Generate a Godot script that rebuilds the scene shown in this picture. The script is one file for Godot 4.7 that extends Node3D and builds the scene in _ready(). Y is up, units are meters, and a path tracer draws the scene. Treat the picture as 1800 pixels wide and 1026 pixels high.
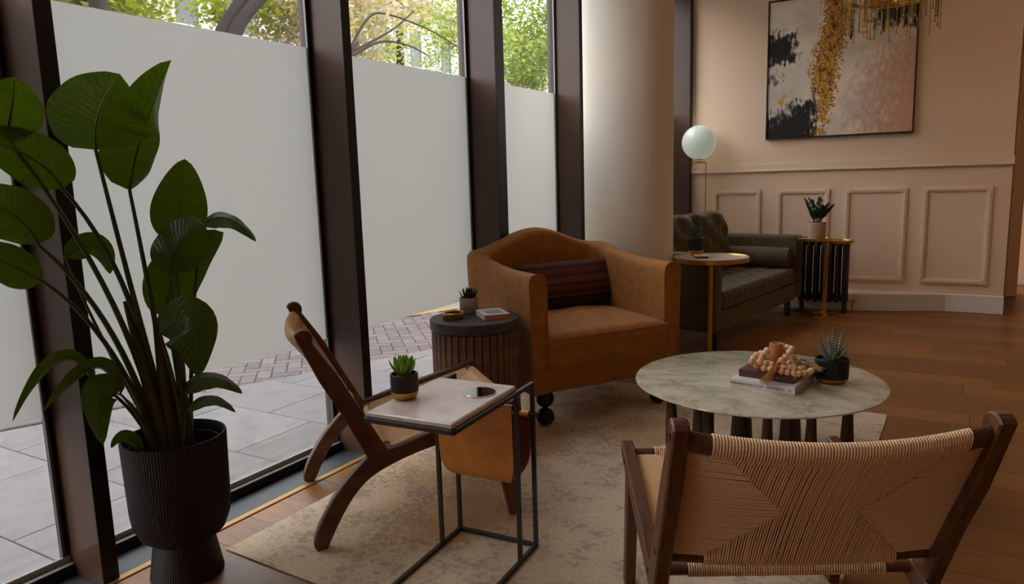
extends Node3D
# Clinic lounge seen past a tall leafy plant: a glazed wall with frosted film, woven lounge chairs, an amber armchair and a marble table.

var M := {}
var used := {}
var rng := RandomNumberGenerator.new()


func _ready() -> void:
	rng.seed = 7
	# camera
	var cam := Camera3D.new()
	cam.name = "camera"
	add_child(cam)
	cam.position = Vector3(0, 1.3, 0)
	cam.rotation_order = EULER_ORDER_YXZ
	cam.rotation_degrees = Vector3(-8.81, 30.82, -1.68)
	cam.fov = 43.77
	cam.near = 0.05
	cam.far = 200.0
	cam.current = true
	# sky
	var env := Environment.new()
	env.background_mode = Environment.BG_SKY
	var sky_mat := ProceduralSkyMaterial.new()
	sky_mat.sky_top_color = Color(0.90, 0.92, 0.95)
	sky_mat.sky_horizon_color = Color(0.97, 0.96, 0.93)
	sky_mat.ground_horizon_color = Color(0.75, 0.74, 0.72)
	sky_mat.ground_bottom_color = Color(0.45, 0.44, 0.42)
	sky_mat.sky_energy_multiplier = SKY
	sky_mat.ground_energy_multiplier = SKY
	var sky := Sky.new()
	sky.sky_material = sky_mat
	env.sky = sky
	env.tonemap_mode = Environment.TONE_MAPPER_LINEAR
	env.tonemap_exposure = EXPO
	env.sdfgi_enabled = true
	env.ssao_enabled = true
	env.ssil_enabled = true
	var we := WorldEnvironment.new()
	we.name = "world_environment"
	we.environment = env
	add_child(we)
	materials()
	room()
	ceiling_lights()
	windows()
	outside()
	rug_and_floor()
	armchair()
	sofa()
	lounge_chairs()
	coffee_table()
	magazine_table()
	drum_table()
	plant()
	back_wall_things()
	chandelier()


const SKY := 3.0
const EXPO := 0.62

# ---------------------------------------------------------------- naming

func numbered(called: String) -> String:
	if not used.has(called):
		used[called] = 0
		return called
	used[called] += 1
	return "%s_%03d" % [called, used[called]]


func tag(o: Node, label: String, category: String, group := "") -> Node:
	o.set_meta("label", label)
	o.set_meta("category", category)
	if group:
		o.set_meta("group", group)
	return o


func thing(called: String, label: String, category: String, at := Vector3.ZERO, turn := 0.0, group := "") -> Node3D:
	var o := Node3D.new()
	o.name = numbered(called)
	add_child(o)
	o.position = at
	o.rotation.y = turn
	tag(o, label, category, group)
	return o


func node_under(called: String, parent: Node, at := Vector3.ZERO, turn := 0.0) -> Node3D:
	var o := Node3D.new()
	o.name = numbered(called) if parent == self else called
	parent.add_child(o, true)
	o.position = at
	o.rotation.y = turn
	return o


func mi(called: String, mesh: Mesh, m: Material, parent: Node, xf := Transform3D()) -> MeshInstance3D:
	var o := MeshInstance3D.new()
	o.name = numbered(called) if parent == self else called
	o.mesh = mesh
	o.material_override = m
	o.transform = xf
	o.cast_shadow = GeometryInstance3D.SHADOW_CASTING_SETTING_ON
	parent.add_child(o, true)
	return o


func part(called: String, st: SurfaceTool, m: Material, parent: Node, xf := Transform3D()) -> MeshInstance3D:
	return mi(called, bake(st), m, parent, xf)


func struct(called: String, st: SurfaceTool, m: Material, parent: Node = self) -> MeshInstance3D:
	var o := part(called, st, m, parent)
	if parent == self:
		o.set_meta("kind", "structure")
	return o


func copy_of(o: Node3D, at: Vector3, turn: float, label: String) -> Node3D:
	var c: Node3D = o.duplicate()
	c.name = numbered(str(o.name))
	add_child(c)
	c.position = at
	c.rotation.y = turn
	c.set_meta("label", label)
	return c


# ---------------------------------------------------------------- shapes
# Corners are given counter-clockwise as seen from outside.

func ms() -> SurfaceTool:
	var st := SurfaceTool.new()
	st.begin(Mesh.PRIMITIVE_TRIANGLES)
	st.set_smooth_group(-1)
	return st


func bake(st: SurfaceTool) -> ArrayMesh:
	st.generate_normals()
	return st.commit()


func tri(st: SurfaceTool, a: Vector3, b: Vector3, c: Vector3) -> void:
	st.add_vertex(a)
	st.add_vertex(c)
	st.add_vertex(b)


func quad(st: SurfaceTool, a: Vector3, b: Vector3, c: Vector3, d: Vector3) -> void:
	tri(st, a, b, c)
	tri(st, a, c, d)


func quad_out(st: SurfaceTool, a: Vector3, b: Vector3, c: Vector3, d: Vector3, out: Vector3) -> void:
	if (b - a).cross(c - a).dot(out) >= 0.0:
		quad(st, a, b, c, d)
	else:
		quad(st, d, c, b, a)


func tri_out(st: SurfaceTool, a: Vector3, b: Vector3, c: Vector3, out: Vector3) -> void:
	if (b - a).cross(c - a).dot(out) >= 0.0:
		tri(st, a, b, c)
	else:
		tri(st, a, c, b)


func axis3(a: int, va: float, b: int, vb: float, c: int, vc: float) -> Vector3:
	var r := Vector3()
	r[a] = va
	r[b] = vb
	r[c] = vc
	return r


func box(st: SurfaceTool, size: Vector3, xf := Transform3D(), bevel := 0.003) -> SurfaceTool:
	var h := size / 2.0
	var e: float = min(bevel, 0.45 * min(h.x, min(h.y, h.z)) * 2.0)
	var bs := xf.basis
	st.set_smooth_group(-1)
	for a in 3:
		var b := (a + 1) % 3
		var c := (a + 2) % 3
		for s in [-1.0, 1.0]:
			var q := []
			for k in [[-1, -1], [1, -1], [1, 1], [-1, 1]]:
				q.append(xf * axis3(a, s * h[a], b, k[0] * (h[b] - e), c, k[1] * (h[c] - e)))
			quad_out(st, q[0], q[1], q[2], q[3], bs * axis3(a, s, b, 0, c, 0))
		if e <= 0.0:
			continue
		for sb in [-1.0, 1.0]:
			for sc in [-1.0, 1.0]:
				var p0 := xf * axis3(a, -(h[a] - e), b, sb * h[b], c, sc * (h[c] - e))
				var p1 := xf * axis3(a, h[a] - e, b, sb * h[b], c, sc * (h[c] - e))
				var p2 := xf * axis3(a, h[a] - e, b, sb * (h[b] - e), c, sc * h[c])
				var p3 := xf * axis3(a, -(h[a] - e), b, sb * (h[b] - e), c, sc * h[c])
				quad_out(st, p0, p1, p2, p3, bs * axis3(a, 0, b, sb, c, sc))
	if e > 0.0:
		for sx in [-1.0, 1.0]:
			for sy in [-1.0, 1.0]:
				for sz in [-1.0, 1.0]:
					var s3 := Vector3(sx, sy, sz)
					tri_out(st, xf * (s3 * Vector3(h.x, h.y - e, h.z - e)), xf * (s3 * Vector3(h.x - e, h.y, h.z - e)), xf * (s3 * Vector3(h.x - e, h.y - e, h.z)), bs * s3)
	return st


func at(x: float, y: float, z: float) -> Transform3D:
	return Transform3D(Basis(), Vector3(x, y, z))


func bx(st: SurfaceTool, x0: float, x1: float, y0: float, y1: float, z0: float, z1: float, bevel := 0.003) -> SurfaceTool:
	return box(st, Vector3(abs(x1 - x0), abs(y1 - y0), abs(z1 - z0)), at((x0 + x1) / 2, (y0 + y1) / 2, (z0 + z1) / 2), bevel)


func grid(st: SurfaceTool, nu: int, nv: int, f: Callable, uv := false, group := 0) -> void:
	# f(u, v), u and v from 0 to 1; the outside is on the side of du x dv
	st.set_smooth_group(group)
	var rows := []
	for i in nu + 1:
		var row := PackedVector3Array()
		for j in nv + 1:
			row.append(f.call(float(i) / nu, float(j) / nv))
		rows.append(row)
	for i in nu:
		for j in nv:
			var ij := [[i, j], [i + 1, j], [i + 1, j + 1], [i, j + 1]]
			for k in [0, 2, 1, 0, 3, 2]:
				var a = ij[k]
				if uv:
					st.set_uv(Vector2(float(a[0]) / nu, float(a[1]) / nv))
				st.add_vertex(rows[a[0]][a[1]])
	st.set_smooth_group(-1)


func lathe(st: SurfaceTool, prof: Array, seg := 32, xf := Transform3D(), flutes := 0, flute_depth := 0.0, group := 0) -> void:
	# prof: Vector2(radius, height) from the bottom up along the outside
	var g := group
	for j in prof.size() - 1:
		if j > 0:
			var d0: Vector2 = (prof[j] - prof[j - 1]).normalized()
			var d1: Vector2 = (prof[j + 1] - prof[j]).normalized()
			if d0.dot(d1) < 0.8:
				g += 1
		st.set_smooth_group(g)
		var a: Vector2 = prof[j]
		var b: Vector2 = prof[j + 1]
		for i in seg:
			var w0 := TAU * i / seg
			var w1 := TAU * ((i + 1) % seg) / seg
			var k0 := 1.0
			var k1 := 1.0
			if flutes > 0:
				k0 = 1.0 - flute_depth * absf(sin(flutes * w0 / 2.0))
				k1 = 1.0 - flute_depth * absf(sin(flutes * w1 / 2.0))
			var p00 := xf * Vector3(a.x * k0 * cos(w0), a.y, -a.x * k0 * sin(w0))
			var p10 := xf * Vector3(a.x * k1 * cos(w1), a.y, -a.x * k1 * sin(w1))
			var p11 := xf * Vector3(b.x * k1 * cos(w1), b.y, -b.x * k1 * sin(w1))
			var p01 := xf * Vector3(b.x * k0 * cos(w0), b.y, -b.x * k0 * sin(w0))
			if a.x > 1e-6:
				tri(st, p00, p10, p11)
			if b.x > 1e-6:
				tri(st, p00, p11, p01)
	st.set_smooth_group(-1)


func ball(st: SurfaceTool, r: float, c: Vector3, seg := 16, rings := 10, squash := 1.0) -> void:
	var prof := []
	for i in rings + 1:
		var a := -PI / 2 + PI * i / rings
		prof.append(Vector2(maxf(0.0, r * cos(a)) if i > 0 and i < rings else 0.0, r * squash * sin(a)))
	lathe(st, prof, seg, Transform3D(Basis(), c))


func tube(st: SurfaceTool, pts: Array, r, sides := 8, caps := true, flat := 1.0, flat_dir := Vector3.UP) -> void:
	# r: one radius, or an array of them; flat scales the cross-section along flat_dir
	var n := pts.size()
	var rings := []
	var u := Vector3.ZERO
	for i in n:
		var t: Vector3 = (pts[mini(i + 1, n - 1)] - pts[maxi(i - 1, 0)])
		t = t.normalized()
		if u == Vector3.ZERO:
			u = t.cross(flat_dir)
			if u.length() < 0.05:
				u = t.cross(Vector3(0.3, 0.1, 1.0))
			u = u.normalized()
		u = (u - t * u.dot(t)).normalized()
		var w := t.cross(u)
		var rad: float = r[i] if r is Array or r is PackedFloat32Array else r
		var ring := PackedVector3Array()
		for k in sides:
			var a := TAU * k / sides
			ring.append(pts[i] + u * rad * cos(a) + w * rad * flat * sin(a))
		rings.append(ring)
	st.set_smooth_group(50)
	for i in n - 1:
		for k in sides:
			var k1 := (k + 1) % sides
			quad(st, rings[i][k], rings[i][k1], rings[i + 1][k1], rings[i + 1][k])
	st.set_smooth_group(-1)
	if caps:
		for k in range(1, sides - 1):
			tri(st, rings[0][0], rings[0][k + 1], rings[0][k])
			tri(st, rings[n - 1][0], rings[n - 1][k], rings[n - 1][k + 1])


func bar(st: SurfaceTool, a: Vector3, b: Vector3, w: float, h: float, up := Vector3.UP, bevel := 0.001) -> void:
	var z := (b - a).normalized()
	var x := up.cross(z).normalized()
	var y := z.cross(x)
	box(st, Vector3(w, h, a.distance_to(b)), Transform3D(Basis(x, y, z), (a + b) / 2), bevel)


func prism(st: SurfaceTool, poly: PackedVector2Array, depth: float, xf := Transform3D(), bevel := 0.003) -> void:
	if Geometry2D.is_polygon_clockwise(poly):
		poly = poly.duplicate()
		poly.reverse()
	var n := poly.size()
	var inset := PackedVector2Array()
	for i in n:
		var e0 := (poly[i] - poly[(i + n - 1) % n]).normalized()
		var e1 := (poly[(i + 1) % n] - poly[i]).normalized()
		var n0 := Vector2(-e0.y, e0.x)
		var n1 := Vector2(-e1.y, e1.x)
		var m := n0 + n1
		inset.append(poly[i] + m * (bevel / maxf(0.3, m.length_squared() / 2.0)))
	var z := depth / 2
	var ids := Geometry2D.triangulate_polygon(inset)
	for i in range(0, ids.size(), 3):
		for s in [1.0, -1.0]:
			var q := []
			for k in 3:
				var p2: Vector2 = inset[ids[i + k]]
				q.append(xf * Vector3(p2.x, p2.y, s * z))
			tri_out(st, q[0], q[1], q[2], xf.basis * Vector3(0, 0, s))
	for i in n:
		var j := (i + 1) % n
		var a := poly[i]
		var b := poly[j]
		var ia := inset[i]
		var ib := inset[j]
		var e := b - a
		var out := xf.basis * Vector3(e.y, -e.x, 0)
		quad_out(st, xf * Vector3(a.x, a.y, -z + bevel), xf * Vector3(b.x, b.y, -z + bevel), xf * Vector3(b.x, b.y, z - bevel), xf * Vector3(a.x, a.y, z - bevel), out)
		if bevel > 0.0:
			for s in [1.0, -1.0]:
				quad_out(st, xf * Vector3(a.x, a.y, s * (z - bevel)), xf * Vector3(b.x, b.y, s * (z - bevel)), xf * Vector3(ib.x, ib.y, s * z), xf * Vector3(ia.x, ia.y, s * z), out + xf.basis * Vector3(0, 0, s * e.length()))


func rbox(st: SurfaceTool, size: Vector3, r: float, xf := Transform3D(), deform = null, nf := 8) -> void:
	# a box with round edges, its faces subdivided so that deform(point) can puff or dent it
	var h := size / 2.0
	st.set_smooth_group(60)
	for a in 3:
		var b := (a + 1) % 3
		var c := (a + 2) % 3
		for s in [-1.0, 1.0]:
			var tb := steps(h[b], r, nf)
			var tc := steps(h[c], r, nf)
			var rows := []
			for i in tb.size():
				var row := PackedVector3Array()
				for j in tc.size():
					var q := axis3(a, s * h[a], b, tb[i], c, tc[j])
					var inner := q.clamp(-(h - Vector3.ONE * r), h - Vector3.ONE * r)
					var d := q - inner
					var p := inner + d.normalized() * r
					row.append(xf * (deform.call(p) if deform != null else p))
				rows.append(row)
			for i in tb.size() - 1:
				for j in tc.size() - 1:
					if s > 0:
						quad(st, rows[i][j], rows[i + 1][j], rows[i + 1][j + 1], rows[i][j + 1])
					else:
						quad(st, rows[i][j], rows[i][j + 1], rows[i + 1][j + 1], rows[i + 1][j])
	st.set_smooth_group(-1)


func steps(h: float, r: float, nf: int) -> PackedFloat32Array:
	var t := PackedFloat32Array()
	for k in 4:
		t.append(-h + r * (1.0 - tan(PI / 4 * (1.0 - k / 4.0))))
	for k in nf + 1:
		t.append(lerpf(-h + r, h - r, float(k) / nf))
	for k in range(1, 5):
		t.append(h - r + r * tan(PI / 4 * k / 4.0))
	return t


func bez(a: Vector3, b: Vector3, c: Vector3, t: float) -> Vector3:
	return a.lerp(b, t).lerp(b.lerp(c, t), t)


func curve(pts: Array, n: int) -> Array:
	# smooth line through the points
	var out := []
	var m := pts.size()
	for i in m - 1:
		for k in n:
			var t := float(k) / n
			var p0: Vector3 = pts[maxi(i - 1, 0)]
			var p1: Vector3 = pts[i]
			var p2: Vector3 = pts[i + 1]
			var p3: Vector3 = pts[mini(i + 2, m - 1)]
			out.append(p1.cubic_interpolate(p2, p0, p3, t))
	out.append(pts[m - 1])
	return out


# ---------------------------------------------------------------- materials

func mat(c: Color, rough := 0.6, metal := 0.0, spec := 0.5) -> StandardMaterial3D:
	var m := StandardMaterial3D.new()
	m.albedo_color = c
	m.roughness = rough
	m.metallic = metal
	m.metallic_specular = spec
	return m


func noise_tex(freq: float, ramp: Array, size := 512, octaves := 4, kind := FastNoiseLite.TYPE_SIMPLEX_SMOOTH, sd := 1) -> NoiseTexture2D:
	var t := NoiseTexture2D.new()
	t.width = size
	t.height = size
	t.seamless = true
	var n := FastNoiseLite.new()
	n.noise_type = kind
	n.frequency = freq
	n.fractal_octaves = octaves
	n.seed = sd
	t.noise = n
	if ramp.size():
		var g := Gradient.new()
		g.offsets = PackedFloat32Array(range(ramp.size()).map(func(i): return float(i) / (ramp.size() - 1)))
		g.colors = PackedColorArray(ramp)
		t.color_ramp = g
	return t


func textured(t: Texture2D, scale: Vector3, rough := 0.6, world := false, metal := 0.0) -> StandardMaterial3D:
	var m := mat(Color.WHITE, rough, metal)
	m.albedo_texture = t
	m.uv1_triplanar = true
	m.uv1_world_triplanar = world
	m.uv1_scale = scale
	m.uv1_triplanar_sharpness = 4.0
	return m


func relief(m: StandardMaterial3D, t: Texture2D, cm: float) -> StandardMaterial3D:
	m.heightmap_enabled = true
	m.heightmap_texture = t
	m.heightmap_scale = cm
	return m


func image_tex(w: int, h: int, f: Callable) -> ImageTexture:
	var im := Image.create(w, h, false, Image.FORMAT_RGB8)
	for y in h:
		for x in w:
			im.set_pixel(x, y, f.call(float(x) / w, float(y) / h))
	return ImageTexture.create_from_image(im)


func fnl(freq: float, sd := 1, octaves := 4) -> FastNoiseLite:
	var n := FastNoiseLite.new()
	n.noise_type = FastNoiseLite.TYPE_SIMPLEX_SMOOTH
	n.frequency = freq
	n.fractal_octaves = octaves
	n.seed = sd
	return n


func wood(dark: Color, light: Color, scale: Vector3, rough := 0.45, world := false, sd := 1) -> StandardMaterial3D:
	return textured(noise_tex(0.012, [dark, light.lerp(dark, 0.4), light, light.lerp(dark, 0.65), dark.lerp(light, 0.2)], 256, 5, FastNoiseLite.TYPE_SIMPLEX_SMOOTH, sd), scale, rough, world)


func materials() -> void:
	var grain := noise_tex(0.012, [Color(0.62, 0.60, 0.58), Color(0.85, 0.84, 0.83), Color(0.93, 0.93, 0.92), Color(0.80, 0.79, 0.77), Color(0.98, 0.98, 0.98)], 512, 6)
	M.planks = []
	for c in [Color(0.62, 0.40, 0.19), Color(0.58, 0.37, 0.17), Color(0.65, 0.42, 0.21), Color(0.55, 0.35, 0.16), Color(0.61, 0.39, 0.18)]:
		var m := textured(grain, Vector3(0.6, 1, 5), 0.38, true)
		m.albedo_color = c
		M.planks.append(m)
	M.wall = mat(Color(0.91, 0.79, 0.675), 0.7)
	M.moulding = mat(Color(0.91, 0.80, 0.69), 0.55)
	M.skirting = mat(Color(0.90, 0.85, 0.80), 0.45)
	M.plaster = textured(noise_tex(0.006, [Color(0.96, 0.91, 0.84), Color(0.97, 0.93, 0.87)], 256, 3), Vector3(0.6, 0.3, 0.6), 0.75)
	M.ceiling = mat(Color(0.88, 0.86, 0.83), 0.9)
	M.bronze = mat(Color(0.29, 0.205, 0.15), 0.35, 0.0, 0.35)
	M.bronze.clearcoat_enabled = true
	M.bronze.clearcoat = 0.12
	M.bronze.clearcoat_roughness = 0.15
	M.bronze_dark = mat(Color(0.055, 0.05, 0.045), 0.5)
	M.gasket = mat(Color(0.03, 0.03, 0.03), 0.6)
	M.alu = mat(Color(0.42, 0.41, 0.40), 0.35, 0.8)
	M.rail = mat(Color(0.55, 0.54, 0.52), 0.4)
	M.slab = textured(noise_tex(0.03, [Color(0.15, 0.15, 0.15), Color(0.23, 0.23, 0.23)], 256, 4), Vector3(0.8, 0.8, 0.8), 0.5, true)
	M.brass = mat(Color(0.80, 0.60, 0.28), 0.28, 1.0)
	M.brass_dull = mat(Color(0.80, 0.64, 0.34), 0.28, 1.0)
	M.pale_top = mat(Color(0.90, 0.86, 0.80), 0.14)
	M.jade = mat(Color(0.30, 0.35, 0.22), 0.5)
	M.gold = mat(Color(0.78, 0.58, 0.28), 0.38, 1.0)
	M.glass = mat(Color(1, 1, 1, 0.03), 0.0)
	M.glass.transparency = BaseMaterial3D.TRANSPARENCY_ALPHA
	M.film = mat(Color(0.86, 0.86, 0.84), 0.8, 0.0, 0.2)
	M.film.backlight_enabled = true
	M.film.backlight = Color(0.62, 0.62, 0.60)
	M.black_iron = mat(Color(0.19, 0.155, 0.13), 0.5, 0.2)
	M.black = mat(Color(0.045, 0.045, 0.05), 0.55)
	M.planter = mat(Color(0.035, 0.037, 0.042), 0.55)
	M.soil = textured(noise_tex(0.08, [Color(0.06, 0.04, 0.03), Color(0.16, 0.11, 0.08)], 128, 3), Vector3(6, 6, 6), 0.95)
	M.chair_wood = wood(Color(0.25, 0.14, 0.08), Color(0.40, 0.24, 0.14), Vector3(9, 2.0, 2.0), 0.4)
	M.cord = mat(Color(0.93, 0.78, 0.61), 0.85)
	M.cord_gap = mat(Color(0.36, 0.24, 0.16), 0.9)
	M.velvet = textured(noise_tex(0.02, [Color(0.57, 0.34, 0.06), Color(0.67, 0.42, 0.09)], 256, 4), Vector3(2, 2, 2), 0.8)
	M.velvet.rim_enabled = true
	M.velvet.rim = 0.3
	M.velvet.rim_tint = 0.8
	M.green = textured(noise_tex(0.03, [Color(0.27, 0.215, 0.10), Color(0.37, 0.295, 0.155)], 256, 4), Vector3(2, 2, 2), 0.8)
	M.green.rim_enabled = true
	M.green.rim = 0.4
	M.green.rim_tint = 0.8
	M.dark_leg = mat(Color(0.05, 0.04, 0.035), 0.4)
	M.stone_pot = textured(noise_tex(0.05, [Color(0.62, 0.56, 0.50), Color(0.72, 0.66, 0.60)], 128, 3), Vector3(5, 5, 5), 0.85)
	M.clay_pot = textured(noise_tex(0.05, [Color(0.66, 0.53, 0.43), Color(0.74, 0.61, 0.51)], 128, 3), Vector3(5, 5, 5), 0.85)
	M.terracotta = mat(Color(0.74, 0.46, 0.28), 0.8)
	M.leather = textured(noise_tex(0.015, [Color(0.78, 0.49, 0.18), Color(0.86, 0.57, 0.22)], 256, 3), Vector3(3, 3, 3), 0.5)
	M.leather_in = mat(Color(0.42, 0.20, 0.11), 0.6)
	M.pink_marble = textured(noise_tex(0.02, [Color(0.83, 0.76, 0.70), Color(0.88, 0.82, 0.77), Color(0.80, 0.72, 0.66)], 256, 4), Vector3(1.5, 1.5, 1.5), 0.22)
	M.marble = textured(marble_image(), Vector3(0.9, 0.9, 0.9), 0.12, true)
	M.table_leg = wood(Color(0.20, 0.13, 0.10), Color(0.34, 0.24, 0.18), Vector3(8, 1.2, 8), 0.5)
	M.drum_wood = wood(Color(0.27, 0.17, 0.11), Color(0.50, 0.34, 0.23), Vector3(10, 1.0, 10), 0.6)
	M.drum_top = textured(noise_tex(0.03, [Color(0.16, 0.13, 0.12), Color(0.30, 0.26, 0.24)], 256, 5), Vector3(3, 3, 3), 0.45)
	M.mirror = mat(Color(0.92, 0.92, 0.90), 0.04, 1.0)
	M.page = mat(Color(0.86, 0.82, 0.76), 0.9)
	M.book_white = mat(Color(0.88, 0.85, 0.82), 0.5)
	M.book_brown = mat(Color(0.33, 0.19, 0.15), 0.55)
	M.book_pink = mat(Color(0.80, 0.52, 0.40), 0.6)
	M.ink = mat(Color(0.08, 0.07, 0.07), 0.8)
	M.ink_pale = mat(Color(0.72, 0.62, 0.50), 0.6)
	M.bead = []
	for c in [Color(0.92, 0.76, 0.56), Color(0.87, 0.66, 0.44), Color(0.94, 0.80, 0.62), Color(0.88, 0.63, 0.45)]:
		M.bead.append(mat(c, 0.6))
	M.jute = mat(Color(0.78, 0.57, 0.34), 0.9)
	M.tree_bark = textured(noise_tex(0.04, [Color(0.06, 0.04, 0.035), Color(0.15, 0.11, 0.09)], 128, 4), Vector3(3, 0.8, 3), 0.95)
	M.bark_dark = mat(Color(0.13, 0.09, 0.075), 0.95)
	M.birch = textured(noise_tex(0.03, [Color(0.55, 0.52, 0.48), Color(0.85, 0.83, 0.80), Color(0.80, 0.78, 0.75)], 128, 3), Vector3(0.8, 4, 0.8), 0.9)
	M.tree_leaf = mat(Color.WHITE, 0.6)
	M.tree_leaf.vertex_color_use_as_albedo = true
	M.tree_leaf.backlight_enabled = true
	M.tree_leaf.backlight = Color(0.95, 1.0, 0.55)
	M.leaf = big_leaf_material()
	M.stem = mat(Color(0.20, 0.26, 0.09), 0.45)
	M.sheath = mat(Color(0.24, 0.22, 0.08), 0.5)
	M.succulent = mat(Color(0.45, 0.62, 0.20), 0.4)
	M.succulent.backlight_enabled = true
	M.succulent.backlight = Color(0.12, 0.2, 0.05)
	M.dark_plant = mat(Color(0.10, 0.19, 0.08), 0.4)
	M.radiator = mat(Color(0.11, 0.10, 0.095), 0.45)
	M.opal = mat(Color(0.74, 0.76, 0.72), 0.3)
	M.opal.emission_enabled = true
	M.opal.emission = Color(0.95, 1.0, 0.93)
	M.opal.emission_energy_multiplier = 0.34
	M.lamp_panel = mat(Color(0.9, 0.85, 0.8), 0.6)
	M.lamp_panel.emission_enabled = true
	M.lamp_panel.emission = Color(1.0, 0.86, 0.68)
	M.lamp_panel.emission_energy_multiplier = 1.5
	M.rod_glass = mat(Color(0.52, 0.43, 0.28), 0.25, 0.6)


func marble_image() -> ImageTexture:
	var a := fnl(1.6, 3, 5)
	var b := fnl(3.4, 8, 5)
	var c := fnl(14.0, 5, 3)
	return image_tex(768, 768, func(u: float, v: float):
		# made seamless by reading the noise on a torus
		var q := Vector3(cos(TAU * u), sin(TAU * u), 0) * 0.55 + Vector3(0, 0, sin(TAU * v)) * 0.55
		var w := cos(TAU * v) * 0.55
		var n := a.get_noise_3d(q.x + w, q.y - w, q.z + w)
		var m := b.get_noise_3d(q.x - w + n * 0.5, q.y + w, q.z * 1.6 - w)
		var vein := pow(clampf(1.0 - absf(m) * 5.0, 0, 1), 2.0) * clampf(n * 2.0 + 0.55, 0, 1)
		var col := Color(0.82, 0.77, 0.68).lerp(Color(0.70, 0.67, 0.56), clampf(n * 1.4 + 0.35, 0, 1))
		col = col.lerp(Color(0.47, 0.47, 0.36), 0.55 * vein)
		var f := 1.0 + 0.05 * c.get_noise_3d(q.x, q.y + w, q.z)
		return Color(col.r * f, col.g * f, col.b * f))


func big_leaf_material() -> StandardMaterial3D:
	var n := fnl(9.0, 4, 3)
	# u runs across the blade (the rib at 0.5), v from base to tip
	var t := image_tex(192, 256, func(u: float, v: float):
		var d := absf(u - 0.5) * 2.0
		var phase := v * 34.0 - d * 5.0
		var vein := pow(0.5 + 0.5 * sin(phase * TAU / 2.0), 6.0)
		var fine := 0.5 + 0.5 * sin(phase * TAU * 1.5)
		var c := Color(0.20, 0.28, 0.06).lerp(Color(0.29, 0.37, 0.09), 0.5 + 0.5 * n.get_noise_2d(u, v * 2.0))
		c = c.lerp(Color(0.36, 0.43, 0.15), 0.25 * vein + 0.08 * fine)
		if d < 0.05:
			c = c.lerp(Color(0.48, 0.56, 0.24), 0.8 * (1.0 - d / 0.05))
		return c)
	var hgt := image_tex(192, 256, func(u: float, v: float):
		var d := absf(u - 0.5) * 2.0
		var h := 0.5 + 0.5 * sin((v * 34.0 - d * 5.0) * TAU / 2.0)
		return Color(h, h, h))
	var m := mat(Color.WHITE, 0.28)
	m.albedo_texture = t
	m.backlight_enabled = true
	m.backlight = Color(1.0, 1.0, 0.22)
	return relief(m, hgt, 0.07)


# ---------------------------------------------------------------- the room

const BACK := -7.58
const GLASS := -2.55

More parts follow.
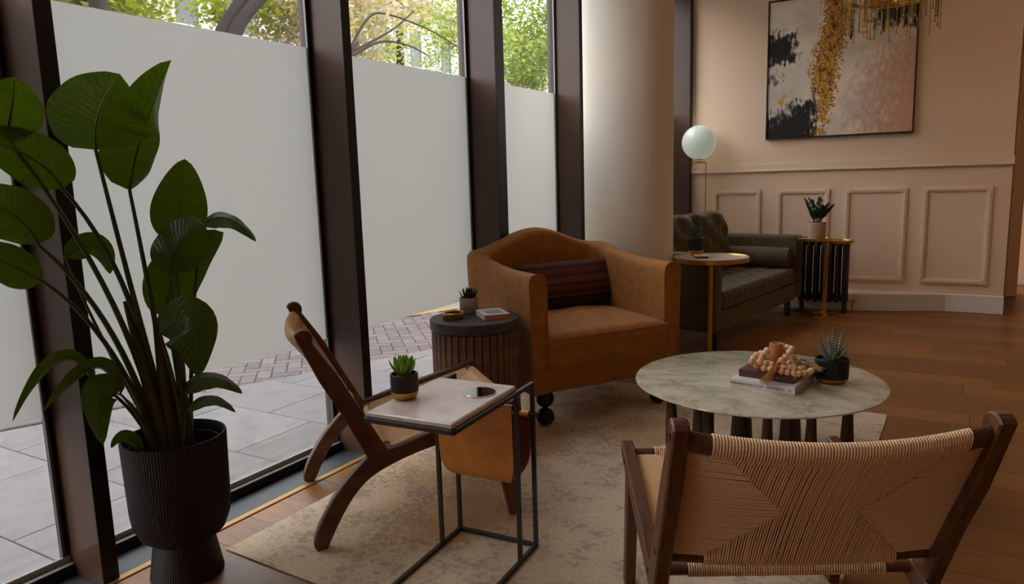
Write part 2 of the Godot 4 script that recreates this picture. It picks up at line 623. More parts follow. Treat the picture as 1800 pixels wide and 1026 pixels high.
func room() -> void:
	# floor base, and planks as its pieces
	var fl := struct("floor", bx(ms(), -2.55, 4.2, -0.25, -0.012, -9.8, 4.0, 0.0), M.planks[1])
	fl.set_meta("label", "warm brown oak plank floor running from the window wall to the back wall")
	var shapes := {}
	var z := -9.6
	var row := 0
	var r := RandomNumberGenerator.new()
	r.seed = 11
	while z < 1.6:
		var x := -2.32 - r.randf_range(0.0, 1.2)
		while x < 4.1:
			var x0 := maxf(x, -2.325)
			var x1 := minf(x + [1.9, 1.6, 2.2][r.randi() % 3], 4.15)
			x = x1
			if x1 - x0 < 0.1:
				continue
			var key := "%.2f" % (x1 - x0)
			if not shapes.has(key):
				shapes[key] = bake(box(ms(), Vector3(x1 - x0 - 0.0018, 0.012, 0.198), Transform3D(), 0.0012))
			mi("plank", shapes[key], M.planks[r.randi() % 5], fl, at((x0 + x1) / 2, -0.006, z + 0.1))
		z += 0.2
		row += 1
	var sl := struct("trim_1", bx(ms(), -2.62, -2.356, -0.2, -0.004, -7.6, 4.0, 0.002), M.slab)
	sl.set_meta("label", "dark grey threshold slab along the foot of the glazing")
	var bs := struct("trim_2", bx(ms(), -2.356, -2.325, -0.2, 0.005, -7.58, 4.0, 0.002), mat(Color(0.66, 0.50, 0.27), 0.5, 0.4))
	bs.set_meta("label", "brass edging strip between the floor planks and the threshold slab")
	var ce := struct("ceiling", bx(ms(), -2.75, 4.4, 3.2, 3.4, -9.9, 4.2, 0.0), M.ceiling)
	ce.set_meta("label", "plain pale ceiling")
	# walls
	var wb := struct("wall_back", bx(ms(), -2.56, 0.485, 0.0, 3.2, BACK - 0.16, BACK, 0.002), M.wall)
	wb.set_meta("label", "pink beige back wall with dado rail and panel mouldings")
	for f in [[-2.065, -1.59], [-1.435, -0.95], [-0.82, -0.295], [-0.175, 0.356]]:
		var st := ms()
		var y0 := 0.255
		var y1 := 1.125
		var w := 0.042
		for s in [[f[0], f[1], y1 - w, y1], [f[0], f[1], y0, y0 + w], [f[0], f[0] + w, y0 + w, y1 - w], [f[1] - w, f[1], y0 + w, y1 - w]]:
			bx(st, s[0], s[1], s[2], s[3], BACK, BACK + 0.018, 0.002)
			var g := 0.012
			bx(st, s[0] + (g if s[1] - s[0] < 0.1 else w), s[1] - (g if s[1] - s[0] < 0.1 else w), s[2] + (g if s[3] - s[2] < 0.1 else 0.0), s[3] - (g if s[3] - s[2] < 0.1 else 0.0), BACK + 0.016, BACK + 0.023, 0.003)
		part("panel_moulding", st, M.moulding, wb)
	var dr := ms()
	bx(dr, -2.30, 0.493, 1.300, 1.378, BACK, BACK + 0.022, 0.002)
	bx(dr, -2.30, 0.496, 1.300, 1.322, BACK, BACK + 0.030, 0.005)
	struct("trim_3", dr, M.moulding).set_meta("label", "dado rail running across the back wall")
	# skirting, boxed forward behind the radiator
	var sk := ms()
	var line := [Vector2(0.488, BACK + 0.025), Vector2(0.05, BACK + 0.02), Vector2(-0.30, -7.43), Vector2(-0.72, -7.30), Vector2(-1.30, -7.28), Vector2(-2.2, -7.40)]
	var poly := PackedVector2Array(line)
	poly.append(Vector2(-2.2, BACK + 0.0))
	poly.append(Vector2(0.488, BACK + 0.0))
	prism(sk, poly, 0.165, Transform3D(Basis(Vector3.RIGHT, Vector3(0, 0, 1), Vector3(0, -1, 0)), Vector3(0, 0.0825, 0)), 0.006)
	struct("baseboard_back", sk, M.skirting).set_meta("label", "white skirting board along the back wall, boxed forward behind the radiator")
	# opening on the right of the back wall, a short passage beyond
	var pg := ms()
	bx(pg, 0.2, 0.485, 0.0, 3.2, -8.7, BACK - 0.16, 0.002)
	bx(pg, 0.2, 0.64, 0.0, 3.2, -8.9, -8.7, 0.002)
	struct("wall_passage", pg, M.wall).set_meta("label", "side wall of the passage past the end of the back wall")
	var dj := ms()
	bx(dj, 0.56, 0.66, 0.0, 2.6, -8.74, -8.66, 0.006)
	bx(dj, 0.585, 0.665, 0.0, 2.6, -8.93, -8.72, 0.004)
	struct("door_1", dj, M.moulding).set_meta("label", "pink door frame upright past the end of the back wall")
	var we := ms()
	bx(we, 0.2, 4.4, 0.0, 3.2, -9.8, -9.6, 0.0)
	struct("wall_end", we, M.wall).set_meta("label", "far wall at the end of the passage")
	struct("baseboard_end", bx(ms(), 0.66, 4.2, 0.0, 0.15, -9.6, -9.575, 0.004), M.skirting).set_meta("label", "white skirting at the end of the passage")
	struct("wall_right", bx(ms(), 4.2, 4.4, -0.2, 3.2, -9.8, 4.2, 0.0), M.wall).set_meta("label", "pink beige side wall facing the glazing")
	struct("wall_front", bx(ms(), -2.75, 4.4, -0.2, 3.2, 4.0, 4.2, 0.0), M.wall).set_meta("label", "pink beige wall behind the viewpoint")
	# round column
	var co := ms()
	lathe(co, [Vector2(0.301, 0.0), Vector2(0.301, 3.2)], 64)
	var c := struct("column", co, M.plaster)
	c.position = Vector3(-1.872, 0, -4.735)
	c.set_meta("label", "round pale plastered column between the armchair and the sofa")


func ceiling_lights() -> void:
	# square warm panels let into the ceiling, all above the frame
	var spots := [[-0.9, 1.2, "before the glazing, above the near end of the lounge", 0.55], [2.6, -3.0, "above the open planks beside the marble table", 0.22], [0.7, -5.9, "nearest the back wall", 1.15]]
	for q in spots:
		var t := thing("ceiling_light", "square warm ceiling light panel " + q[2], "light", Vector3(q[0], 3.2, q[1]), 0.0, "ceiling light panels")
		var rim := ms()
		for s in [-1.0, 1.0]:
			bx(rim, s * 0.31 - 0.02, s * 0.31 + 0.02, -0.018, -0.001, -0.33, 0.33, 0.003)
			bx(rim, -0.29, 0.29, -0.018, -0.001, s * 0.31 - 0.02, s * 0.31 + 0.02, 0.003)
		part("rim", rim, M.moulding, t)
		part("diffuser", bx(ms(), -0.29, 0.29, -0.010, -0.001, -0.29, 0.29, 0.001), M.lamp_panel, t)
		var l := AreaLight3D.new()
		l.name = "panel_light"
		t.add_child(l)
		l.position = Vector3(0, -0.022, 0)
		l.rotation.x = -PI / 2
		l.area_size = Vector2(0.58, 0.58)
		l.light_color = Color(1.0, 0.80, 0.56)
		l.light_energy = q[3] * CEIL
		l.area_range = 14.0
		l.area_attenuation = 2.0
		l.shadow_enabled = true


const CEIL := 1.0


func windows() -> void:
	# mullions stand every 1.29 m or so; between them a pane with a frosted band
	var posts := [[-7.60, -7.49, -2.29], [-6.33, -6.275, -2.346], [-5.05, -4.99, -2.346], [-3.915, -3.815, -2.346], [-2.58, -2.525, -2.346], [-1.277, -1.222, -2.346], [0.03, 0.085, -2.346], [1.32, 1.375, -2.346], [2.61, 2.665, -2.346], [3.90, 4.0, -2.346]]
	for i in posts.size():
		var p = posts[i]
		var st := ms()
		bx(st, GLASS - 0.06, p[2] - 0.004, -0.004, 3.2, p[0] + 0.001, p[1] - 0.001, 0.002)
		var o := struct("trim_%d" % (4 + i), st, M.bronze)
		o.set_meta("label", "bronze window mullion with a dark inner face")
		part("mullion_face", bx(ms(), p[2] - 0.006, p[2], -0.004, 3.2, p[0], p[1], 0.001), M.bronze_dark, o)
	for i in posts.size() - 1:
		var z0: float = posts[i][1]
		var z1: float = posts[i + 1][0]
		var w := node_under("window_%d" % (i + 1), self)
		w.set_meta("kind", "structure")
		w.set_meta("label", "tall glazed bay with a frosted band and clear glass above and below")
		part("pane", bx(ms(), GLASS - 0.008, GLASS - 0.006, 0.02, 3.18, z0 + 0.012, z1 - 0.012, 0.0), M.glass, w)
		var fm := ms()
		quad(fm, Vector3(GLASS - 0.001, 0.56, z0 + 0.012), Vector3(GLASS - 0.001, 0.56, z1 - 0.012), Vector3(GLASS - 0.001, 1.922, z1 - 0.012), Vector3(GLASS - 0.001, 1.922, z0 + 0.012))
		part("frosted_film", fm, M.film, w)
		for s in [[z0, z0 + 0.014], [z1 - 0.014, z1]]:
			part("gasket", bx(ms(), GLASS - 0.03, GLASS + 0.008, 0.0, 3.2, s[0], s[1], 0.002), M.gasket, w)
		for s in [[z0 + 0.014, z0 + 0.024], [z1 - 0.022, z1 - 0.014]]:
			part("glazing_bead", bx(ms(), GLASS + 0.0, GLASS + 0.012, 0.0, 3.2, s[0], s[1], 0.001), M.alu, w)
		var tr := ms()
		bx(tr, GLASS - 0.05, GLASS + 0.035, -0.004, 0.034, z0, z1, 0.004)
		part("bottom_rail", tr, M.bronze_dark, w)
		var tl := ms()
		bx(tl, GLASS - 0.004, GLASS + 0.036, 0.034, 0.040, z0, z1, 0.002)
		bx(tl, GLASS + 0.0, GLASS + 0.014, 0.040, 0.062, z0, z1, 0.002)
		part("rail_cap", tl, M.rail, w)
		part("top_rail", bx(ms(), GLASS - 0.05, GLASS + 0.05, 3.12, 3.2, z0, z1, 0.004), M.bronze_dark, w)


func outside() -> void:
	# pavement
	var gd := struct("pavement", bx(ms(), -40.0, GLASS - 0.06, -0.3, -0.055, -60.0, 30.0, 0.0), mat(Color(0.34, 0.33, 0.32), 0.9))
	gd.set_meta("label", "street and pavement outside the glazing")
	var slab_mats := []
	var st_tex := noise_tex(0.02, [Color(0.80, 0.79, 0.78), Color(0.95, 0.94, 0.93), Color(0.88, 0.87, 0.86)], 256, 5)
	for c in [Color(0.36, 0.34, 0.335), Color(0.38, 0.36, 0.355), Color(0.345, 0.325, 0.32)]:
		var m := textured(st_tex, Vector3(0.7, 0.7, 0.7), 0.85, true)
		m.albedo_color = c
		slab_mats.append(m)
	# the band of bricks begins at an oblique line
	var e0 := Vector2(-4.124, -2.735)
	var dir := Vector2(0.367, -0.930)
	var nrm := Vector2(-0.930, -0.367)
	var near := PackedVector2Array([e0 - dir * 30, e0 + dir * 30, e0 + dir * 30 - nrm * 40, e0 - dir * 30 - nrm * 40])
	var r := RandomNumberGenerator.new()
	r.seed = 5
	var row := 0
	var z := 2.34
	while z > -9.0:
		var x := -2.64 + (0.35 if row % 2 else 0.0)
		while x > -6.0:
			var p := PackedVector2Array([Vector2(maxf(x - 0.70, -8) + 0.0025, z - 0.512 + 0.0025), Vector2(minf(x, -2.64) - 0.0025, z - 0.512 + 0.0025), Vector2(minf(x, -2.64) - 0.0025, z - 0.0025), Vector2(maxf(x - 0.70, -8) + 0.0025, z - 0.0025)])
			x -= 0.70
			if p[1].x - p[0].x < 0.05:
				continue
			for q in Geometry2D.intersect_polygons(p, near):
				if q.size() < 3:
					continue
				var st := ms()
				prism(st, q, 0.05, Transform3D(Basis(Vector3.RIGHT, Vector3(0, 0, 1), Vector3(0, -1, 0)), Vector3(0, -0.032 + r.randf_range(-0.001, 0.001), 0)), 0.003)
				part("paving_slab", st, slab_mats[r.randi() % 3], gd)
		z -= 0.512
		row += 1
	var brick := bake(box(ms(), Vector3(0.196, 0.05, 0.096), Transform3D(), 0.006))
	var brick_mats := []
	for c in [Color(0.29, 0.25, 0.245), Color(0.315, 0.275, 0.26), Color(0.26, 0.22, 0.22)]:
		brick_mats.append(mat(c, 0.9))
	# herringbone, turned half a right angle from the glazing
	for i in range(-30, 30):
		for j in range(-30, 30):
			var k := posmod(i - j, 4)
			if k != 0 and k != 3:
				continue
			var a := (Vector2(i + 1.0, j + 0.5) if k == 0 else Vector2(i + 0.5, j + 1.0)) * 0.1
			a = a.rotated(PI / 4) + Vector2(-4.4, -4.2)
			var along := (a - e0).dot(dir)
			var across := (a - e0).dot(nrm)
			if across < -0.10 or across > 1.36 or along < -0.4 or along > 3.6:
				continue
			mi("brick", brick, brick_mats[r.randi() % 3], gd, Transform3D(Basis(Vector3.UP, -PI / 4 + (PI / 2 if k == 3 else 0.0)), Vector3(a.x, -0.037, a.y)))
	# dark granite edging beside the bricks, and the yellow line at the kerb
	var gr := ms()
	var ax := atan2(-dir.y, dir.x)
	box(gr, Vector3(1.6, 0.07, 0.16), Transform3D(Basis(Vector3.UP, ax), Vector3(e0.x - dir.x * 1.05 + nrm.x * 0.09, -0.03, e0.y - dir.y * 1.05 + nrm.y * 0.09)), 0.008)
	part("granite_edging", gr, textured(noise_tex(0.2, [Color(0.10, 0.10, 0.10), Color(0.42, 0.39, 0.37)], 128, 3), Vector3(6, 6, 6), 0.9), gd)
	var yl := ms()
	box(yl, Vector3(14.0, 0.012, 0.10), Transform3D(Basis(Vector3.UP, ax), Vector3(e0.x + dir.x * 5 + nrm.x * 1.60, -0.045, e0.y + dir.y * 5 + nrm.y * 1.60)), 0.002)
	part("yellow_line", yl, mat(Color(0.50, 0.36, 0.10), 0.9), gd)
	# terrace across the street
	var bt := thing("terrace_building", "pale stone building across the street behind the trees", "building", Vector3(-27.0, -0.06, -14.0))
	part("facade", bx(ms(), -6.0, 0.0, 0.0, 12.0, -60.0, 40.0, 0.0), mat(Color(0.62, 0.61, 0.60), 0.9), bt)
	part("cornice", bx(ms(), -0.1, 0.5, 11.2, 11.8, -60.0, 40.0, 0.05), mat(Color(0.66, 0.65, 0.63), 0.9), bt)
	var wn := ms()
	bx(wn, -0.05, 0.03, -1.0, 1.0, -0.55, 0.55, 0.01)
	var wf := ms()
	for s in [-1.0, 1.0]:
		bx(wf, 0.0, 0.12, -1.1, 1.1, s * 0.62 - 0.07, s * 0.62 + 0.07, 0.01)
		bx(wf, 0.0, 0.12, s * 1.1 - 0.07, s * 1.1 + 0.07, -0.69, 0.69, 0.01)
	var wn_mesh := bake(wn)
	var wf_mesh := bake(wf)
	var wn_mat := mat(Color(0.22, 0.24, 0.26), 0.2)
	var wf_mat := mat(Color(0.70, 0.69, 0.67), 0.8)
	for fl in 3:
		for k in 28:
			var win := mi("window", wf_mesh, wf_mat, bt, at(0.0, 2.2 + fl * 3.4, -48.0 + k * 3.0))
			mi("glazing", wn_mesh, wn_mat, win)
	# trees
	tree("green street tree with two dark leaning trunks, nearest the tall plant", Vector3(-9.6, 0, -6.9), [[[0, 0, 0], [0.3, 1.6, -0.1], [0.45, 3.4, -0.35], [0.9, 5.0, -1.3], [1.2, 7.5, -2.2]], [[0.2, 0, -0.2], [0.55, 2.0, -0.3], [0.62, 3.5, -0.5], [1.0, 4.6, -1.2], [1.9, 7.0, -1.9]]], 0.15, M.tree_bark, Color(0.216, 0.232, 0.020), 21, 3.0, 4.9, 1.8, 17000, Vector3(-2.2, 0, 0))
	tree("green street tree with one dark upright trunk", Vector3(-9.2, 0, -5.45), [[[0, 0, 0], [0.05, 2.0, 0.0], [0.1, 4.0, -0.1], [0.3, 8.0, -0.3]]], 0.17, M.tree_bark, Color(0.224, 0.240, 0.024), 22, 3.0, 4.8, 1.8, 15000, Vector3(-2.2, 0, 0.6))
	tree("autumn tree with pinkish brown leaves and an arching dark branch", Vector3(-8.4, 0, -7.9), [[[0, 0, 0], [0.1, 2.2, -0.3], [0.3, 3.2, -0.85], [0.35, 3.55, -1.1]], [[0.33, 3.45, -0.95], [0.38, 3.95, -1.35], [0.40, 4.08, -1.8], [0.40, 4.0, -3.0], [0.40, 3.8, -3.9]], [[0.3, 3.3, -0.95], [0.38, 3.62, -1.6], [0.4, 3.66, -2.3], [0.4, 3.55, -2.9]], [[0.33, 3.4, -1.0], [0.4, 3.85, -1.9], [0.4, 4.25, -2.5]], [[0.3, 3.35, -0.95], [0.35, 3.2, -1.6], [0.38, 3.0, -2.1]]], 0.052, M.bark_dark, Color(0.448, 0.344, 0.272), 23, 1.5, 4.5, 1.2, 6500, Vector3(-1.3, 0, -2.6))
	tree("pale yellow green tree behind the autumn tree", Vector3(-12.5, 0, -15.5), [[[0, 0, 0], [0.1, 3.0, 0.1], [0.2, 8.0, 0.0]]], 0.16, M.tree_bark, Color(0.256, 0.296, 0.056), 24, 4.2, 5.8, 2.6, 11000)
	tree("slender tree with a white trunk, beyond the third bay", Vector3(-12.0, 0, -22.6), [[[0, 0, 0], [0.0, 4.0, 0.0], [0.1, 9.0, -0.2]]], 0.17, M.birch, Color(0.192, 0.232, 0.032), 25, 5.0, 6.0, 3.0, 17000)
	tree("dense green tree at the far end of the street", Vector3(-9.5, 0, -21.0), [[[0, 0, 0], [0.0, 3.0, 0.0], [0.1, 7.0, -0.2]]], 0.15, M.tree_bark, Color(0.136, 0.200, 0.016), 26, 4.0, 5.0, 2.0, 12000)


func tree(label: String, where: Vector3, limbs: Array, r0: float, bark: Material, leaf: Color, sd: int, crown_r: float, crown_y: float, crown_h: float, n: int, shift := Vector3.ZERO) -> void:
	var t := thing("street_tree", label, "tree", where + Vector3(0, -0.06, 0))
	for i in limbs.size():
		var pts := []
		for q in limbs[i]:
			pts.append(Vector3(q[0], q[1], q[2]))
		pts = curve(pts, 5)
		var rad := []
		for k in pts.size():
			rad.append(r0 * (1.0 if i == 0 or limbs.size() == 2 else 0.45) * lerpf(1.0, 0.35, float(k) / pts.size()))
		var st := ms()
		tube(st, pts, rad, 8)
		part("trunk" if i == 0 or limbs.size() == 2 else "branch", st, bark, t)
	var r := RandomNumberGenerator.new()
	r.seed = sd
	var lf := ms()
	var h := 0.055
	quad(lf, Vector3(-h, 0, 0), Vector3(0, -h * 0.15, h * 0.55), Vector3(h, 0, 0), Vector3(0, -h * 0.15, -h * 0.55))
	var mm := MultiMesh.new()
	mm.transform_format = MultiMesh.TRANSFORM_3D
	mm.use_colors = true
	mm.mesh = bake(lf)
	mm.instance_count = n
	var clumps := []
	for i in 46:
		var d := Vector3(r.randfn(0, 0.5), r.randfn(0, 0.5), r.randfn(0, 0.5)).limit_length(1.0)
		clumps.append([shift + Vector3(d.x * crown_r, crown_y + d.y * crown_h, d.z * crown_r), r.randf_range(0.35, 0.9), r.randf_range(0.8, 1.25)])
	for i in n:
		var c = clumps[r.randi() % clumps.size()]
		var p: Vector3 = c[0] + Vector3(r.randfn(), r.randfn() * 0.75, r.randfn()) * c[1] * 0.55
		var b := Basis.from_euler(Vector3(r.randf_range(-1.2, 1.2), r.randf() * TAU, r.randf_range(-1.0, 1.0))).scaled(Vector3.ONE * r.randf_range(0.7, 1.5))
		mm.set_instance_transform(i, Transform3D(b, p))
		var k: float = c[2] * r.randf_range(0.75, 1.25)
		mm.set_instance_color(i, Color(leaf.r * k * r.randf_range(0.85, 1.15), leaf.g * k, leaf.b * k * r.randf_range(0.6, 1.5)))
	var o := MultiMeshInstance3D.new()
	o.name = "foliage"
	o.multimesh = mm
	o.material_override = M.tree_leaf
	o.set_meta("kind", "stuff")
	t.add_child(o, true)


func rug_and_floor() -> void:
	var a := fnl(5.0, 31, 5)
	var b := fnl(26.0, 32, 4)
	var c := fnl(1.6, 33, 3)
	var t := image_tex(900, 900, func(u: float, v: float):
		var n := a.get_noise_2d(u * 1.8, v * 2.6)
		var f := b.get_noise_2d(u * 1.7, v * 2.8)
		var big := c.get_noise_2d(u, v)
		var worn := smoothstep(-0.10, 0.42, n * 0.7 + f * 0.75 + big * 0.3)
		var col := Color(0.84, 0.75, 0.64).lerp(Color(0.64, 0.56, 0.50), 0.75 * worn)
		var gold := smoothstep(0.05, 0.35, big + f * 0.2)
		col = col.lerp(Color(0.72, 0.57, 0.40), 0.55 * gold)
		var line := 1.0 + 0.022 * sin(v * 900.0 * 1.1) + 0.07 * f
		return Color(col.r * line, col.g * line, col.b * line))
	var m := mat(Color.WHITE, 0.95, 0.0, 0.2)
	m.albedo_texture = t
	relief(m, noise_tex(0.25, [], 512, 2), 0.25)
	var st := ms()
	var x0 := -2.18
	var x1 := -0.21
	var z0 := -4.20
	var z1 := -1.575
	# the top is slightly uneven and lifts at the near corner
	var top := func(u: float, v: float):
		var y := 0.005 + 0.0008 * sin(u * 17.0 + v * 5.0) * sin(v * 23.0)
		return Vector3(lerpf(x0, x1, u) + 0.006 * sin(v * 14.0), y, lerpf(z1, z0, v) + 0.012 * sin(u * 6.0))
	grid(st, 40, 50, top, true)
	var edge := func(u: float, v: float):
		var q: Vector3
		var s: float = u * 4.0
		if s < 1.0: q = top.call(s, 0.0)
		elif s < 2.0: q = top.call(1.0, s - 1.0)
		elif s < 3.0: q = top.call(3.0 - s, 1.0)
		else: q = top.call(0.0, 4.0 - s)
		return Vector3(q.x, lerpf(0.0005, q.y, v), q.z)
	grid(st, 160, 1, edge, true, 3)
	var o := part("rug", st, m, self)
	tag(o, "cream and taupe rug with a worn mottled pattern under the lounge seating", "rug")


# ---------------------------------------------------------------- seating

func armchair() -> void:
	var t := thing("armchair", "wide amber velvet armchair with an arched back and stacked black ball feet", "armchair", Vector3(-1.85, 0.006, -3.76), deg_to_rad(57.2))
	# plan of the wall that makes arms and back: x across, z forward
	var plan := []
	for q in [[-0.425, 0.395], [-0.435, 0.15], [-0.435, -0.15], [-0.43, -0.30], [-0.37, -0.385], [-0.22, -0.41], [0.0, -0.42], [0.22, -0.41], [0.37, -0.385], [0.43, -0.30], [0.435, -0.15], [0.435, 0.15], [0.425, 0.395]]:
		plan.append(Vector3(q[0], 0, q[1]))
	plan = curve(plan, 6)
	var n := plan.size()
	var height := func(p: Vector3) -> float:
		# arms sweep up into the corners, the back arches
		var back := smoothstep(-0.26, -0.37, p.z)
		var arm: float = 0.815 + 0.075 * pow(clampf((0.25 - p.z) / 0.6, 0, 1), 2.2)
		var arch: float = 0.885 + 0.108 * pow(0.5 + 0.5 * cos(PI * clampf(p.x / 0.40, -1, 1)), 0.9)
		return lerpf(arm, arch, back)
	var section := func(u: float, v: float):
		var i := clampi(int(round(u * (n - 1))), 0, n - 1)
		var p: Vector3 = plan[i]
		var d: Vector3 = (plan[mini(i + 1, n - 1)] - plan[maxi(i - 1, 0)]).normalized()
		var out := d.cross(Vector3.UP) * -1.0
		if out.dot(Vector3(p.x, 0, p.z)) < 0:
			out = -out
		var h: float = height.call(p)
		var back := smoothstep(-0.2, -0.36, p.z)
		var th := lerpf(0.05, 0.075, back)
		# closed section: outer foot, up, round top, down inside
		var c := PackedVector2Array([Vector2(th * 0.75, 0.185), Vector2(th * 0.85, 0.34), Vector2(th * 0.95, 0.55), Vector2(th * 1.05, h - 0.10), Vector2(th * 1.05, h - 0.035), Vector2(th * 0.8, h - 0.008), Vector2(th * 0.25, h), Vector2(-th * 0.4, h - 0.004), Vector2(-th * 0.85, h - 0.022), Vector2(-th, h - 0.07), Vector2(-th, 0.62), Vector2(-th, 0.45), Vector2(-th, 0.30), Vector2(-th * 0.9, 0.185)])
		var s: float = v * (c.size() - 1)
		var k := mini(int(s), c.size() - 2)
		var q := c[k].lerp(c[k + 1], s - k)
		# the front ends of the arms flare a little
		return p + out * q.x + Vector3.UP * q.y
	var st := ms()
	grid(st, n - 1, 26, section)
	for e in [0.0, 1.0]:
		var mid := Vector3.ZERO
		for k in 27:
			mid += section.call(e, k / 26.0)
		mid = mid / 27.0 + Vector3(0, 0, 0.006)
		for k in 26:
			var a: Vector3 = section.call(e, k / 26.0)
			var b: Vector3 = section.call(e, (k + 1) / 26.0)
			tri_out(st, mid, a, b, Vector3(0, 0, 1))
		tri_out(st, mid, section.call(e, 1.0), section.call(e, 0.0), Vector3(0, 0, 1))
	part("arms_and_back", st, M.velvet, t)
	# piping round the front of each arm
	for e in [0.0, 1.0]:
		var pp := ms()
		var line := []
		for k in range(0, 24):
			line.append(section.call(e, k / 26.0) + Vector3(0, 0, 0.001))
		tube(pp, line, 0.0045, 6)
		part("piping", pp, M.velvet, t)
	var fr := ms()
	rbox(fr, Vector3(0.84, 0.17, 0.72), 0.02, at(0, 0.268, 0.03))
	part("seat_base", fr, M.velvet, t)
	var cu := ms()
	var puff := func(p: Vector3):
		var k := (1.0 - pow(absf(p.x) / 0.385, 4.0)) * (1.0 - pow(absf(p.z) / 0.39, 4.0))
		return p + Vector3(0, signf(p.y) * 0.025 * k + 0.006 * sin(p.x * 23.0 + p.z * 9.0) * k * (1.0 if p.y > 0 else 0.0), 0)
	rbox(cu, Vector3(0.768, 0.185, 0.79), 0.045, at(0, 0.402, 0.035), puff, 12)
	var cush := part("seat_cushion", cu, M.velvet, t)
	var ed := ms()
	var loop := []
	for q in [[-0.375, -0.3], [-0.378, 0.34], [-0.35, 0.419], [0.0, 0.428], [0.35, 0.419], [0.378, 0.34], [0.375, -0.3]]:
		loop.append(Vector3(q[0], 0.476, q[1]))
	tube(ed, curve(loop, 6), 0.004, 6)
	part("piping", ed, M.velvet, cush)
	for x in [-0.37, 0.37]:
		var lg := ms()
		ball(lg, 0.049, Vector3(x, 0.147, 0.34), 20, 12)
		ball(lg, 0.049, Vector3(x, 0.0475, 0.34), 20, 12)
		part("ball_foot", lg, M.dark_leg, t)
		var lb := ms()
		lathe(lb, [Vector2(0.0, 0), Vector2(0.025, 0.0), Vector2(0.034, 0.19)], 16, at(x * 0.9, 0, -0.35))
		part("rear_foot", lb, M.dark_leg, t)
	# the striped lumbar cushion
	var cs := thing("lumbar_cushion", "dark striped lumbar cushion in rust, navy and black leaning in the amber armchair", "cushion", t.transform * Vector3(0.10, 0.648, -0.215), deg_to_rad(57.2))
	var pillow := func(p: Vector3):
		var ex := 1.0 - pow(absf(p.x) / 0.32, 2.6)
		var ey := 1.0 - pow(absf(p.y) / 0.155, 2.2)
		var q := p
		q.z *= 0.25 + 0.9 * sqrt(maxf(0.0, ex * ey))
		return q
	var body := ms()
	rbox(body, Vector3(0.63, 0.285, 0.15), 0.03, Transform3D(Basis(Vector3.RIGHT, -0.25), Vector3.ZERO), pillow, 14)
	var stripe := image_tex(8, 128, func(_u: float, v: float):
		var bands := [[0.08, Color(0.24, 0.12, 0.06)], [0.16, Color(0.46, 0.24, 0.10)], [0.21, Color(0.20, 0.16, 0.24)], [0.30, Color(0.44, 0.20, 0.10)], [0.35, Color(0.25, 0.18, 0.27)], [0.46, Color(0.50, 0.26, 0.11)], [0.50, Color(0.18, 0.15, 0.24)], [0.58, Color(0.40, 0.17, 0.09)], [0.66, Color(0.20, 0.11, 0.07)], [0.70, Color(0.42, 0.20, 0.10)], [1.01, Color(0.07, 0.06, 0.05)]]
		for b in bands:
			if v < b[0]:
				return b[1]
		return Color.BLACK)
	var sm := mat(Color.WHITE, 0.9)
	sm.albedo_texture = stripe
	sm.uv1_triplanar = true
	sm.uv1_scale = Vector3(1, 3.0, 1)
	sm.uv1_offset = Vector3(0, 0.47, 0)
	part("cover", body, sm, cs)


